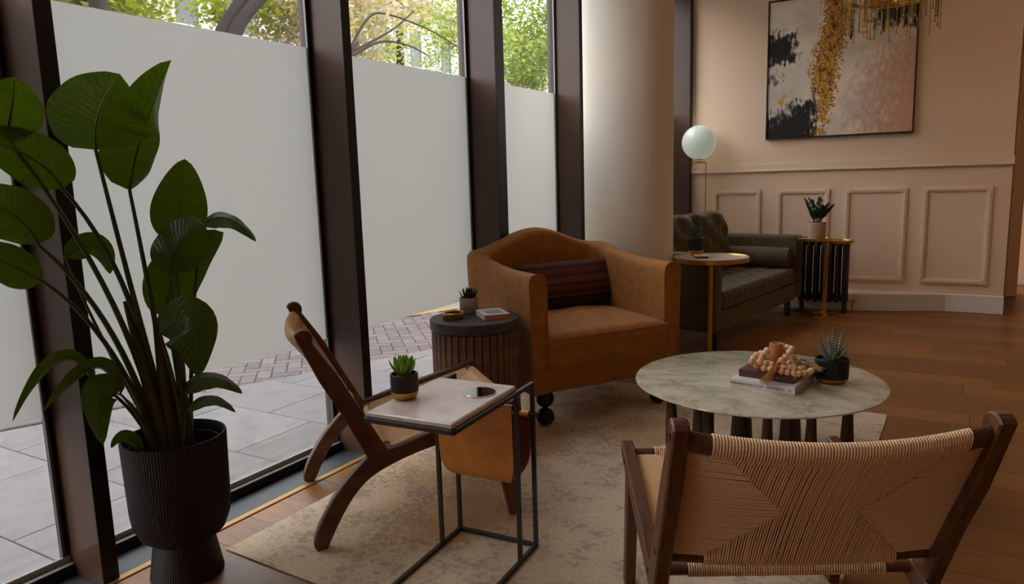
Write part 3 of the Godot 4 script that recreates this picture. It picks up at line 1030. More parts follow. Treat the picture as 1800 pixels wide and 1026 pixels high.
func sofa() -> void:
	var o := Vector3(-1.237, 0, -6.078)
	var turn := deg_to_rad(81.5)
	var t := thing("sofa", "dark olive velvet sofa with a tufted seat along the glazing", "sofa", o, turn)
	var bs := ms()
	rbox(bs, Vector3(1.64, 0.155, 0.84), 0.02, at(0, 0.225, -0.425))
	part("base", bs, M.green, t)
	# arms
	for s in [-1.0, 1.0]:
		var am := ms()
		rbox(am, Vector3(0.15, 0.57, 0.92), 0.035, at(s * 0.895, 0.445, -0.455), null, 6)
		part("arm", am, M.green, t)
	var bk := ms()
	rbox(bk, Vector3(1.64, 0.57, 0.16), 0.04, at(0, 0.445, -0.84), null, 8)
	part("back", bk, M.green, t)
	# tufted seat: rows of buttons with pleats between
	var seat := ms()
	var tuft := func(p: Vector3):
		if p.y < -0.02:
			return p
		var a := cos(p.x * TAU / 0.205)
		var b := cos(p.z * TAU / 0.19)
		var dent := pow(clampf(0.5 + 0.25 * (a + b), 0, 1), 5.0) * 0.034
		var pleat := pow(absf(cos(p.x * PI / 0.1025)), 14.0) * 0.008
		var edge := 1.0 if p.y > 0.055 else 0.5
		return p + Vector3(0, (0.02 - dent - pleat) * edge, (pleat * -1.2 if p.z > 0.3 else 0.0))
	rbox(seat, Vector3(1.62, 0.125, 0.74), 0.04, at(0, 0.362, -0.365), tuft, 72)
	part("seat_cushion", seat, M.green, t)
	for q in [[-0.02, 0.60, 0.0], [-0.66, 0.62, 0.6]]:
		var cu := ms()
		var ph: float = q[2]
		var puff := func(p: Vector3):
			var k := (1.0 - pow(absf(p.x) / 0.33, 3.0)) * (1.0 - pow(absf(p.y) / 0.29, 3.0))
			var fold := 0.010 * sin(p.x * 19.0 + p.y * 15.0 + ph + 2.0 * sin(p.y * 7.0)) + 0.007 * sin(p.x * 41.0 - p.y * 21.0 + ph * 3.0) * sin(p.y * 9.0 + p.x * 5.0)
			return Vector3(p.x, p.y + 0.004 * sin(p.x * 17.0 + ph), p.z + signf(p.z) * 0.03 * k + fold * (1.0 if p.z > 0 else 0.4))
		rbox(cu, Vector3(0.64, 0.54, 0.19), 0.055, Transform3D(Basis(Vector3.RIGHT, -0.22), Vector3(q[0] + 0.29, 0.69, -0.63)), puff, 24)
		part("back_cushion", cu, M.green, t)
	for x in [-0.80, 0.80]:
		for z in [-0.07, -0.80]:
			part("leg", bx(ms(), x - 0.022, x + 0.022, 0.0, 0.15, z - 0.022, z + 0.022, 0.004), M.dark_leg, t)
	# bolster at the far arm
	var bo := thing("bolster_cushion", "dark olive bolster cushion lying against the far sofa arm", "cushion", t.transform * Vector3(0.725, 0.536, -0.345), turn)
	var bc := ms()
	var xf := Transform3D(Basis(Vector3.RIGHT, PI / 2), Vector3(0, 0, 0))
	lathe(bc, [Vector2(0.0, -0.315), Vector2(0.06, -0.315), Vector2(0.084, -0.305), Vector2(0.091, -0.285), Vector2(0.093, 0.0), Vector2(0.091, 0.285), Vector2(0.084, 0.305), Vector2(0.06, 0.315), Vector2(0.0, 0.315)], 28, xf)
	part("cover", bc, M.green, bo)
	for s in [-0.308, 0.308]:
		var pi := ms()
		var ring := []
		for k in 25:
			ring.append(Vector3(cos(TAU * k / 24) * 0.084, sin(TAU * k / 24) * 0.084, s))
		tube(pi, ring, 0.005, 6)
		part("piping", pi, M.green, bo)


func lounge_chairs() -> void:
	var t := thing("lounge_chair", "low walnut lounge chair with woven cord seat seen from its side, at the glazing", "lounge chair", Vector3(-2.121, 0, -1.945), atan2(0.647, -0.763), "woven walnut lounge chairs")
	t.position.y = 0.006
	var side := Basis(Vector3(0, 0, 1), Vector3(0, 1, 0), Vector3(-1, 0, 0))
	var bolt := ms()
	lathe(bolt, [Vector2(0.0, 0.0), Vector2(0.0095, 0.0), Vector2(0.0095, 0.003), Vector2(0.006, 0.003), Vector2(0.005, 0.001), Vector2(0.0, 0.001)], 16)
	var bolt_mesh := bake(bolt)
	for s in [-1.0, 1.0]:
		var x: float = s * 0.3225
		# back plank with a round top
		var pl := PackedVector2Array()
		for k in 9:
			var a := lerpf(-0.48, PI - 0.48, k / 8.0)
			pl.append(Vector2(-0.005, 0.772) + Vector2(cos(a), sin(a)) * 0.033)
		pl.append_array(PackedVector2Array([Vector2(0.038, 0.618), Vector2(0.108, 0.489), Vector2(0.188, 0.317), Vector2(0.225, 0.272), Vector2(0.279, 0.285), Vector2(0.262, 0.337), Vector2(0.187, 0.478), Vector2(0.100, 0.640)]))
		var st := ms()
		prism(st, pl, 0.036, Transform3D(side, Vector3(x, 0, 0)), 0.004)
		var plank := part("back_post", st, M.chair_wood, t)
		# curved rear leg that runs on into the seat rail
		var out := []
		for q in [[0.776, 0.468], [0.62, 0.427], [0.401, 0.375], [0.300, 0.345], [0.235, 0.335]]:
			out.append(Vector3(q[0], q[1], 0))
		var top := curve(out, 3)
		out = []
		for q in [[0.188, 0.318], [0.134, 0.268], [0.069, 0.196], [0.013, 0.109], [-0.015, 0.045], [-0.018, 0.014], [-0.008, 0.0], [0.012, 0.0], [0.033, 0.012], [0.072, 0.087], [0.128, 0.175], [0.194, 0.240], [0.279, 0.281], [0.367, 0.310], [0.474, 0.335], [0.62, 0.375], [0.775, 0.418]]:
			out.append(Vector3(q[0], q[1], 0))
		var rest := curve(out, 3)
		var lp := PackedVector2Array()
		for q in top + rest:
			lp.append(Vector2(q.x, q.y))
		st = ms()
		prism(st, lp, 0.037, Transform3D(side, Vector3(x, 0, 0)), 0.004)
		part("leg_and_rail", st, M.chair_wood, t)
		st = ms()
		prism(st, PackedVector2Array([Vector2(0.635, 0.405), Vector2(0.724, 0.0), Vector2(0.772, 0.0), Vector2(0.70, 0.42)]), 0.033, Transform3D(side, Vector3(x, 0, 0)), 0.003)
		part("front_leg", st, M.chair_wood, t)
		for q in [[-0.005, 0.768], [0.176, 0.42], [0.272, 0.317], [0.70, 0.43]]:
			mi("bolt", bolt_mesh, M.chair_wood, plank, Transform3D(Basis(Vector3(0, 0, 1), PI / 2 if s < 0 else -PI / 2), Vector3(x + s * 0.0185, q[1], q[0])))
	# frame for the woven back: P(u, v) on the back, u from -1 to 1 across, v from 0 at the lower rail to 1 at the crest
	var P := func(u: float, v: float, off: float) -> Vector3:
		var bow := 0.045 * (1.0 - u * u) * (0.25 + 0.75 * v)
		var z := lerpf(0.196, 0.006, v) - bow * 0.885
		var y := lerpf(0.395, 0.752, v) - bow * 0.466
		return Vector3(u * 0.3075, y, z) + Vector3(0, -0.466, -0.885) * off
	for v in [1.0, 0.0]:
		var wood_bars := ms()
		var line := []
		for k in 13:
			line.append(P.call(lerpf(-1.0, 1.0, k / 12.0), v, 0.0))
		tube(wood_bars, line, 0.027 if v > 0.5 else 0.016, 10, true, 0.62 if v > 0.5 else 0.8, Vector3(0, 0.466, 0.885))
		part("crest_rail" if v > 0.5 else "lower_rail", wood_bars, M.chair_wood, t)
	# cords: vertical ones over the crest and the lower rail, level ones to the posts, meeting along an envelope
	var st := ms()
	var pitch := 0.0060
	var cr := 0.0026
	var edge := func(u: float) -> float:
		return 0.5 * clampf((absf(u) - 0.26) / 0.52, 0.0, 1.0)
	var cnt := int(0.84 * 2 * 0.3075 / pitch)
	for face in [1.0, -1.0]:
		for i in cnt:
			var u := lerpf(-0.83, 0.83, float(i) / (cnt - 1))
			var jit := rng.randf_range(-0.0022, 0.0022)
			var e: float = edge.call(u)
			for half in 2:
				var line := []
				var v_in := 0.5 + e if half == 1 else 0.5 - e
				var v_out := 0.965 if half == 1 else 0.035
				if absf(v_in - v_out) < 0.02 or (half == 0 and absf(u) > 0.72):
					continue
				for k in 6:
					line.append(P.call(u + jit, lerpf(v_in, v_out, k / 5.0), face * (0.006 + 0.010 * pow(k / 5.0, 2.0))))
				tube(st, line, cr, 5, false)
		# level cords
		var m := int(0.357 / 0.0060)
		for i in m:
			var v := lerpf(0.045, 0.955, (i + 0.5) / m)
			var d := absf(v - 0.5) / 0.5
			var u_in := 0.26 + 0.52 * d
			var jit := rng.randf_range(-0.0022, 0.0022)
			for s in [-1.0, 1.0]:
				var line := []
				for k in 5:
					line.append(P.call(s * lerpf(u_in, 1.0, k / 4.0), v + jit * (1.0 - k / 4.0) * 2.0, face * lerpf(0.006, 0.004, k / 4.0)))
				tube(st, line, cr, 5, false)
	# wraps round the crest and the lower rail
	for v in [1.0, 0.0]:
		var ru := 0.83 if v > 0.5 else 0.72
		var wc := int(ru * 2 * 0.3075 / pitch)
		for i in wc:
			var u := lerpf(-ru, ru, float(i) / (wc - 1))
			var c: Vector3 = P.call(u, v, 0.0)
			var line := []
			for k in 11:
				var a := TAU * k / 10.0
				var r1 := 0.030 if v > 0.5 else 0.0185
				var r2 := 0.0165 if v > 0.5 else 0.0155
				line.append(c + Vector3(0, 0.885, -0.466) * sin(a) * r1 + Vector3(0, -0.466, -0.885) * cos(a) * r2)
			tube(st, line, cr * 1.05, 5, false)
	var wv := part("woven_back", st, M.cord, t)
	wv.set_meta("kind", "stuff")
	var core := ms()
	grid(core, 16, 8, func(a: float, b: float): return P.call(lerpf(-0.98, 0.98, a), lerpf(0.03, 0.97, b), 0.0008))
	grid(core, 16, 8, func(a: float, b: float): return P.call(lerpf(0.98, -0.98, a), lerpf(0.03, 0.97, b), -0.0008))
	part("back_core", core, M.cord_gap, t)
	# the seat: rails across at the back and the front, cords over them
	var S := func(u: float, v: float, off: float) -> Vector3:
		var sag := 0.035 * (1.0 - u * u) * (1.0 - pow(absf(v * 2.0 - 1.0), 2.0))
		var z := lerpf(0.272, 0.748, v)
		var y := lerpf(0.318, 0.436, v) - sag
		return Vector3(u * 0.3075, y, z) + Vector3(0, 0.97, -0.24) * off
	for v in [0.0, 1.0]:
		var rb := ms()
		var line := []
		for k in 9:
			line.append(S.call(lerpf(-1.0, 1.0, k / 8.0), v, 0.0))
		tube(rb, line, 0.018, 10, true, 0.8, Vector3(0, 0.97, -0.24))
		part("seat_rail", rb, M.chair_wood, t)
	st = ms()
	for face in [1.0, -1.0]:
		for i in cnt:
			var u := lerpf(-0.80, 0.80, float(i) / (cnt - 1))
			var e: float = edge.call(u)
			for half in 2:
				var v_in := 0.5 + e if half == 1 else 0.5 - e
				var v_out := 0.98 if half == 1 else 0.02
				if absf(v_in - v_out) < 0.02:
					continue
				var line := []
				for k in 4:
					line.append(S.call(u, lerpf(v_in, v_out, k / 3.0), face * (0.006 + 0.008 * pow(k / 3.0, 2.0))))
				tube(st, line, cr, 4, false)
		var m := int(0.48 / 0.0052)
		for i in m:
			var v := lerpf(0.03, 0.97, (i + 0.5) / m)
			var u_in := 0.26 + 0.52 * absf(v - 0.5) / 0.5
			for s in [-1.0, 1.0]:
				var line := []
				for k in 4:
					line.append(S.call(s * lerpf(u_in, 1.0, k / 3.0), v, face * lerpf(0.006, 0.004, k / 3.0)))
				tube(st, line, cr, 4, false)
	for v in [0.0, 1.0]:
		var wc := int(0.78 * 2 * 0.3075 / pitch)
		for i in wc:
			var c: Vector3 = S.call(lerpf(-0.78, 0.78, float(i) / (wc - 1)), v, 0.0)
			var line := []
			for k in 11:
				var a := TAU * k / 10.0
				line.append(c + Vector3(0, 0.24, 0.97) * sin(a) * 0.0185 + Vector3(0, 0.97, -0.24) * cos(a) * 0.0185)
			tube(st, line, cr, 5, false)
	wv = part("woven_seat", st, M.cord, t)
	wv.set_meta("kind", "stuff")
	core = ms()
	grid(core, 12, 12, func(a: float, b: float): return S.call(lerpf(0.98, -0.98, a), lerpf(0.03, 0.97, b), 0.0008))
	grid(core, 12, 12, func(a: float, b: float): return S.call(lerpf(-0.98, 0.98, a), lerpf(0.03, 0.97, b), -0.0008))
	part("seat_core", core, M.cord_gap, t)
	copy_of(t, Vector3(-0.163, 0.006, -1.550), atan2(-0.491, -0.871), "low walnut lounge chair with woven cord back seen from behind, before the marble table")


# ---------------------------------------------------------------- tables

func coffee_table() -> void:
	var t := thing("coffee_table", "round coffee table with a pale green grey marble top on dark turned legs", "table", Vector3(-0.660, 0.006, -3.147))
	var st := ms()
	lathe(st, [Vector2(0.0, 0.396), Vector2(0.492, 0.396), Vector2(0.510, 0.404), Vector2(0.516, 0.407), Vector2(0.513, 0.412), Vector2(0.507, 0.414), Vector2(0.0, 0.414)], 96)
	part("marble_top", st, M.marble, t)
	st = ms()
	lathe(st, [Vector2(0.0, 0.378), Vector2(0.43, 0.378), Vector2(0.43, 0.396), Vector2(0.0, 0.396)], 64)
	part("underframe", st, M.table_leg, t)
	var plain := [Vector2(0.0, 0.0), Vector2(0.022, 0.0), Vector2(0.026, 0.02), Vector2(0.026, 0.20), Vector2(0.020, 0.30), Vector2(0.017, 0.378)]
	var cone := [Vector2(0.0, 0.0), Vector2(0.048, 0.0), Vector2(0.052, 0.03), Vector2(0.044, 0.16), Vector2(0.026, 0.30), Vector2(0.016, 0.378)]
	var bulb := [Vector2(0.0, 0.0), Vector2(0.03, 0.0), Vector2(0.028, 0.10), Vector2(0.024, 0.30), Vector2(0.028, 0.34), Vector2(0.038, 0.36), Vector2(0.04, 0.378)]
	for q in [[-0.341, 0.110, plain], [-0.160, 0.322, plain], [-0.252, -0.163, bulb], [-0.113, -0.234, cone], [0.116, 0.341, plain], [0.105, -0.238, cone], [0.261, 0.248, plain], [0.362, -0.032, plain]]:
		var lg := ms()
		lathe(lg, q[2], 20, at(q[0], 0, q[1]))
		part("leg", lg, M.table_leg, t)
	# books
	var turn := deg_to_rad(-7.0)
	var w := thing("book", "thick white book lying at the bottom of the stack on the marble table", "book", Vector3(-0.585, 0.42, -3.125), turn, "books on the marble table")
	book(w, 0.265, 0.30, 0.032, M.book_white, 0.004)
	lettering(w, "A Modern Way to Live", 0.013, Vector3(-0.062, 0.016, 0.1515), M.ink, "Droid Serif")
	lettering(w, "Matt Gibberd", 0.011, Vector3(0.055, 0.016, 0.1515), M.ink, "Droid Serif")
	lettering(w, "dl", 0.011, Vector3(0.112, 0.016, 0.1515), M.ink, "Droid Serif")
	var b := thing("book", "brown cloth book lying on the white book, under the bead garland", "book", Vector3(-0.580, 0.452, -3.148), turn - 0.04, "books on the marble table")
	book(b, 0.225, 0.25, 0.030, M.book_brown, 0.006)
	lettering(b, "N  C", 0.016, Vector3(0.062, 0.015, 0.1265), M.ink_pale, "Droid Serif")
	# terracotta candle holder on the books
	var c := thing("candle_holder", "terracotta tube candle holder inside the loops of the bead garland", "candle holder", Vector3(-0.572, 0.482, -3.085))
	st = ms()
	lathe(st, [Vector2(0.0, 0.0), Vector2(0.050, 0.0), Vector2(0.052, 0.006), Vector2(0.048, 0.024), Vector2(0.030, 0.030)], 28)
	part("dish", st, M.terracotta, c)
	st = ms()
	lathe(st, [Vector2(0.024, 0.026), Vector2(0.0255, 0.04), Vector2(0.0255, 0.112), Vector2(0.024, 0.115), Vector2(0.017, 0.115), Vector2(0.016, 0.11), Vector2(0.016, 0.08), Vector2(0.0, 0.08)], 28)
	part("socket", st, M.terracotta, c)
	# bead garland
	var g := thing("bead_garland", "garland of pale wooden beads with jute tassels coiled on the brown book", "garland", Vector3(-0.58, 0.482, -3.13))
	var bm := ms()
	ball(bm, 0.0135, Vector3.ZERO, 14, 10)
	var bead := bake(bm)
	var spots := [[46, 73, 127], [57, 81, 96], [64, 95, 65], [67, 100, 27], [48, 102, 15], [30, 104, 2], [12, 102, 13], [-9, 96, 26], [-27, 91, 50], [-45, 83, 74], [-57, 80, 105], [-65, 71, 125], [-67, 60, 143], [-24, 91, 109], [-31, 82, 118], [-32, 71, 124], [-36, 60, 132], [-14, 57, 131], [10, 54, 129], [-19, 36, 136], [7, 36, 137], [54, 46, 118], [75, 43, 111], [95, 39, 109], [112, 37, 98], [121, 35, 80], [49, 31, 139], [71, 27, 132], [95, 26, 128], [113, 25, 122], [131, 23, 104], [143, 23, 84], [148, 24, 60], [76, 70, 39], [83, 53, 26], [79, 33, 32], [88, 41, -10], [-54, 40, 110], [-60, 32, 85], [-62, 30, 55], [-50, 26, 25], [-24, 24, 0], [2, 22, -14], [28, 24, -18], [52, 28, -14]]
	for i in spots.size():
		var q = spots[i]
		mi("bead", bead, M.bead[rng.randi() % 4], g, Transform3D(Basis(Vector3.UP, rng.randf() * 6.0).scaled(Vector3.ONE * rng.randf_range(0.94, 1.05)), Vector3(q[0], q[1] - 9, q[2]) * 0.001))
	tassel(g, Vector3(0.037, 0.060, 0.134), Vector3(0.020, 0.026, 0.160), Vector3(-0.005, -0.020, 0.182))
	tassel(g, Vector3(0.105, 0.040, -0.02), Vector3(0.145, 0.026, -0.01), Vector3(0.170, 0.012, 0.02))
	# haworthia
	var h := thing("potted_haworthia", "zebra striped haworthia in a black pot with a gold base, on the marble table", "potted plant", Vector3(-0.372, 0.42, -3.225))
	black_gold_pot(h, 0.067, 0.102, 0.022)
	for i in 30:
		var ring := i % 3
		var a := i * 2.399
		var tilt: float = [0.30, 0.62, 0.95][ring] + rng.randf_range(-0.1, 0.1)
		var ln: float = [0.115, 0.105, 0.085][ring] * rng.randf_range(0.85, 1.1)
		banded_leaf(h, a, tilt, ln, 0.0105)


func banded_leaf(parent: Node, a: float, tilt: float, ln: float, w: float) -> void:
	var st := ms()
	st.set_smooth_group(1)
	var dir := Vector3(cos(a) * sin(tilt), cos(tilt), sin(a) * sin(tilt))
	var out := Vector3(cos(a), 0, sin(a))
	var side := out.cross(Vector3.UP)
	var bands := 26
	for j in bands:
		var col := Color(0.42, 0.43, 0.36) if j % 2 == 0 and j > 3 else Color(0.025, 0.045, 0.02)
		st.set_color(col)
		for k in 6:
			var q := []
			for jk in [[j, k], [j, k + 1], [j + 1, k + 1], [j + 1, k]]:
				var v: float = float(jk[0]) / bands
				var r := w * pow(1.0 - v, 0.75) * (0.75 + 0.5 * v * (1.0 - v) * 2.0) * (1.06 if (jk[0] == j and j % 2 == 0) else 1.0)
				var th: float = TAU * (jk[1] % 6) / 6.0
				var curve_in := Vector3.UP * ln * 0.18 * v * v
				q.append(out * 0.008 + Vector3(0, 0.092, 0) + dir * ln * v + curve_in + side * r * cos(th) + dir.cross(side) * r * 0.55 * sin(th))
			quad_out(st, q[0], q[1], q[2], q[3], side * cos(TAU * (k + 0.5) / 6.0) + dir.cross(side) * sin(TAU * (k + 0.5) / 6.0))
	if not M.has("banded"):
		M.banded = mat(Color.WHITE, 0.5)
		M.banded.vertex_color_use_as_albedo = true
	part("leaf", st, M.banded, parent)


func black_gold_pot(t: Node, r: float, h: float, gold_h: float) -> void:
	var st := ms()
	lathe(st, [Vector2(r * 0.985, gold_h), Vector2(r, gold_h + 0.01), Vector2(r, h - 0.002), Vector2(r - 0.002, h), Vector2(r - 0.006, h), Vector2(r - 0.007, h - 0.014), Vector2(0.0, h - 0.014)], 40)
	part("pot", st, M.black, t)
	st = ms()
	lathe(st, [Vector2(0.0, 0.0), Vector2(r * 0.62, 0.0), Vector2(r * 0.78, 0.003), Vector2(r * 0.93, gold_h * 0.5), Vector2(r * 0.987, gold_h)], 40)
	part("gold_base", st, M.gold, t)
	st = ms()
	lathe(st, [Vector2(r - 0.007, h - 0.013), Vector2(r * 0.6, h - 0.009), Vector2(0.0, h - 0.006)], 24)
	part("soil", st, M.soil, t)


func book(t: Node3D, w: float, d: float, h: float, cover: Material, over: float) -> void:
	# the spine faces +z
	var st := ms()
	bx(st, -w / 2, w / 2, 0.0, 0.0025, -d / 2, d / 2, 0.001)
	bx(st, -w / 2, w / 2, h - 0.0025, h, -d / 2, d / 2, 0.001)
	bx(st, -w / 2, w / 2, 0.0, h, d / 2 - 0.003, d / 2 + 0.001, 0.001)
	part("cover", st, cover, t)
	part("pages", bx(ms(), -w / 2 + over, w / 2 - over, 0.0025, h - 0.0025, -d / 2 + over, d / 2 - 0.003, 0.0005), M.page, t)


func lettering(t: Node3D, words: String, size: float, where: Vector3, m: Material, face: String) -> void:
	var f := SystemFont.new()
	f.font_names = PackedStringArray([face])
	var tm := TextMesh.new()
	tm.text = words
	tm.font = f
	tm.font_size = 32
	tm.pixel_size = size / 32.0
	tm.depth = 0.0006
	mi("lettering", tm, m, t, Transform3D(Basis(), where))


func tassel(g: Node3D, a: Vector3, b: Vector3, c: Vector3) -> void:
	var st := ms()
	for i in 46:
		var e := Vector3(rng.randfn(), rng.randfn() * 0.5, rng.randfn()) * 0.010
		var f := Vector3(rng.randfn(), rng.randfn() * 0.4, rng.randfn()) * 0.007
		tube(st, [a + e * 0.15, a.lerp(b, 0.5) + f * 0.35, b + f, c + e * 1.3], 0.0011, 4, false)
	var d := (b - a).normalized()
	tube(st, [a - d * 0.006, a + d * 0.010], 0.0062, 10)
	var o := part("tassel", st, M.jute, g)
	o.set_meta("kind", "stuff")


func succulent_leaf(st: SurfaceTool, root: Vector3, a: float, tilt: float, ln: float, w: float, thick: float, curl: float) -> void:
	var out := Vector3(cos(a), 0, sin(a))
	var side := out.cross(Vector3.UP)
	grid(st, 8, 8, func(u: float, v: float):
		var th: float = TAU * u
		var ang: float = tilt - curl * v
		var p: Vector3 = root + (out * sin(ang) + Vector3.UP * cos(ang)) * ln * v
		var nrm: Vector3 = out * cos(ang) - Vector3.UP * sin(ang)
		var r: float = pow(sin(PI * clampf(0.16 + 0.84 * v, 0, 1)), 0.7) if v < 0.999 else 0.0
		return p + side * w * r * cos(th) - nrm * thick * r * sin(th))


func magazine_table() -> void:
	var t := thing("magazine_table", "small black iron side table with a pink marble top and a tan leather sling", "side table", Vector3(-1.326, 0.006, -1.842), deg_to_rad(4.0))
	var b := 0.014
	var top := 0.598
	for y in [top, b / 2]:
		var fr := ms()
		for x in [-0.156, 0.156]:
			bar(fr, Vector3(x, y, 0.275), Vector3(x, y, -0.262), b, b)
		bar(fr, Vector3(-0.163, y, 0.268), Vector3(0.163, y, 0.268), b, b)
		if y < 0.3:
			bar(fr, Vector3(-0.163, y, -0.255), Vector3(0.163, y, -0.255), b, b)
		part("top_frame" if y > 0.3 else "base_frame", fr, M.black_iron, t)
	for x in [-0.156, 0.156]:
		for z in [-0.255, -0.128]:
			part("leg", bx(ms(), x - b / 2, x + b / 2, 0.0, top, z - b / 2, z + b / 2, 0.001), M.black_iron, t)
	part("marble_top", bx(ms(), -0.150, 0.150, 0.603, 0.621, -0.145, 0.262, 0.004), M.pink_marble, t)
	# sling hung from two rods
	for q in [[0.548, -0.128], [0.490, -0.255]]:
		var rod := ms()
		tube(rod, [Vector3(-0.17, q[0], q[1]), Vector3(0.172, q[0], q[1])], 0.008, 10)
		part("rod", rod, M.black_iron, t)
	var line := []
	for q in [[0.556, -0.116], [0.45, -0.116], [0.34, -0.122], [0.285, -0.140], [0.262, -0.175], [0.262, -0.205], [0.30, -0.240], [0.38, -0.258], [0.498, -0.266]]:
		line.append(Vector3(0, q[0], q[1]))
	line = curve(line, 4)
	var n := line.size()
	var half := func(v: float) -> float:
		# the lower corners of the sling are cut round
		var y: float = line[clampi(int(round(v * (n - 1))), 0, n - 1)].y
		var k := clampf((0.37 - y) / 0.11, 0.0, 1.0)
		return 0.145 - 0.055 * (1.0 - sqrt(maxf(0.0, 1.0 - k * k)))
	var st := ms()
	grid(st, 14, n - 1, func(u: float, v: float):
		var h: float = half.call(v)
		return line[int(round(v * (n - 1)))] + Vector3(lerpf(h, -h, u), 0, 0))
	part("leather_sling", st, M.leather, t)
	st = ms()
	grid(st, 14, n - 1, func(u: float, v: float):
		var i := int(round(v * (n - 1)))
		var d: Vector3 = (line[mini(i + 1, n - 1)] - line[maxi(i - 1, 0)]).normalized()
		var h: float = half.call(v)
		return line[i] - d.cross(Vector3.RIGHT) * 0.0035 + Vector3(lerpf(-h, h, u), 0, 0))
	part("sling_lining", st, M.leather_in, t)
	for q in [[0.548, -0.128], [0.490, -0.255]]:
		st = ms()
		lathe(st, [Vector2(0.0115, -0.143), Vector2(0.0115, 0.143)], 16, Transform3D(Basis(Vector3(0, 0, 1), PI / 2), Vector3(0, q[0], q[1])))
		part("sling_loop", st, M.leather, t)
	# on the top
	var h := thing("potted_succulent", "bright green succulent in a black and gold pot on the pink marble side table", "potted plant", Vector3(-1.435, 0.627, -1.728))
	black_gold_pot(h, 0.044, 0.082, 0.026)
	for i in 22:
		var st2 := ms()
		var k := i / 22.0
		succulent_leaf(st2, Vector3(cos(i * 2.399), 0, sin(i * 2.399)) * 0.006 + Vector3(0, 0.070, 0), i * 2.399, lerpf(0.95, 0.05, k), lerpf(0.072, 0.070, k), 0.0105, 0.004, 0.35 * (1.0 - k))
		part("leaf", st2, M.succulent, h)
	var c := thing("mirror_coaster", "round mirror coaster lying on the pink marble side table", "coaster", Vector3(-1.252, 0.627, -1.872))
	var cm := ms()
	lathe(cm, [Vector2(0.0, 0.0), Vector2(0.054, 0.0), Vector2(0.055, 0.001), Vector2(0.055, 0.004), Vector2(0.054, 0.005), Vector2(0.0, 0.005)], 48)
	part("disc", cm, M.mirror, c)


func drum_table() -> void:
	var t := thing("drum_table", "fluted wooden drum table with a dark stone top beside the amber armchair", "side table", Vector3(-2.02, 0.006, -3.01), 0.3)
	var st := ms()
	lathe(st, [Vector2(0.0, 0.0), Vector2(0.200, 0.0), Vector2(0.200, 0.56), Vector2(0.0, 0.56)], 40)
	part("drum", st, M.drum_wood, t)
	var sl := ms()
	bx(sl, -0.0165, 0.0165, 0.004, 0.556, -0.009, 0.012, 0.004)
	var slat := bake(sl)
	for i in 36:
		var a := TAU * i / 36
		mi("slat", slat, M.drum_wood, t, Transform3D(Basis(Vector3.UP, a), Vector3(sin(a), 0, cos(a)) * 0.209))
	st = ms()
	lathe(st, [Vector2(0.0, 0.558), Vector2(0.222, 0.558), Vector2(0.228, 0.564), Vector2(0.228, 0.604), Vector2(0.224, 0.61), Vector2(0.0, 0.61)], 64)
	part("stone_top", st, M.drum_top, t)
	var p := thing("potted_aloe", "dark spiky aloe in a rough grey stone pot on the wooden drum table", "potted plant", Vector3(-2.125, 0.616, -3.115))
	st = ms()
	lathe(st, [Vector2(0.0, 0.0), Vector2(0.046, 0.0), Vector2(0.048, 0.003), Vector2(0.048, 0.077), Vector2(0.046, 0.08), Vector2(0.042, 0.08), Vector2(0.041, 0.07), Vector2(0.0, 0.07)], 32)
	part("pot", st, M.stone_pot, p)
	for i in 16:
		st = ms()
		succulent_leaf(st, Vector3(cos(i * 2.399), 0, sin(i * 2.399)) * 0.010 + Vector3(0, 0.066, 0), i * 2.399, lerpf(1.0, 0.12, i / 16.0), rng.randf_range(0.062, 0.082), 0.008, 0.004, 0.3)
		part("leaf", st, M.dark_plant, p)
	var d := thing("brass_dish", "round dull brass dish with a raised rim at the near edge of the drum table", "dish", Vector3(-2.105, 0.616, -2.945))
	st = ms()
	lathe(st, [Vector2(0.0, 0.0), Vector2(0.052, 0.0), Vector2(0.055, 0.004), Vector2(0.055, 0.030), Vector2(0.052, 0.032), Vector2(0.043, 0.030), Vector2(0.042, 0.012), Vector2(0.0, 0.010)], 40)
	part("bowl", st, M.brass_dull, d)
	st = ms()
	rbox(st, Vector3(0.026, 0.020, 0.034), 0.006, at(-0.012, 0.024, 0.018))
	part("stub", st, mat(Color(0.10, 0.09, 0.08), 0.7), d)
	var b := thing("paperback_book", "thick book with a white cover and a salmon spine on the drum table", "book", Vector3(-1.945, 0.616, -3.06), deg_to_rad(48.0))
	var cover := ms()
	bx(cover, -0.066, 0.066, 0.0, 0.0015, -0.088, 0.088, 0.0005)
	bx(cover, -0.066, 0.066, 0.0235, 0.025, -0.088, 0.088, 0.0005)
	part("cover", cover, M.book_white, b)
	part("spine", bx(ms(), -0.066, 0.066, 0.0, 0.025, 0.086, 0.0885, 0.0005), M.book_pink, b)
	part("pages", bx(ms(), -0.064, 0.064, 0.0015, 0.0235, -0.086, 0.086, 0.0003), M.page, b)
	part("cover_picture", bx(ms(), -0.042, 0.046, 0.0251, 0.0254, -0.05, 0.06, 0.0), mat(Color(0.55, 0.58, 0.60), 0.5), b)


# ---------------------------------------------------------------- the tall plant

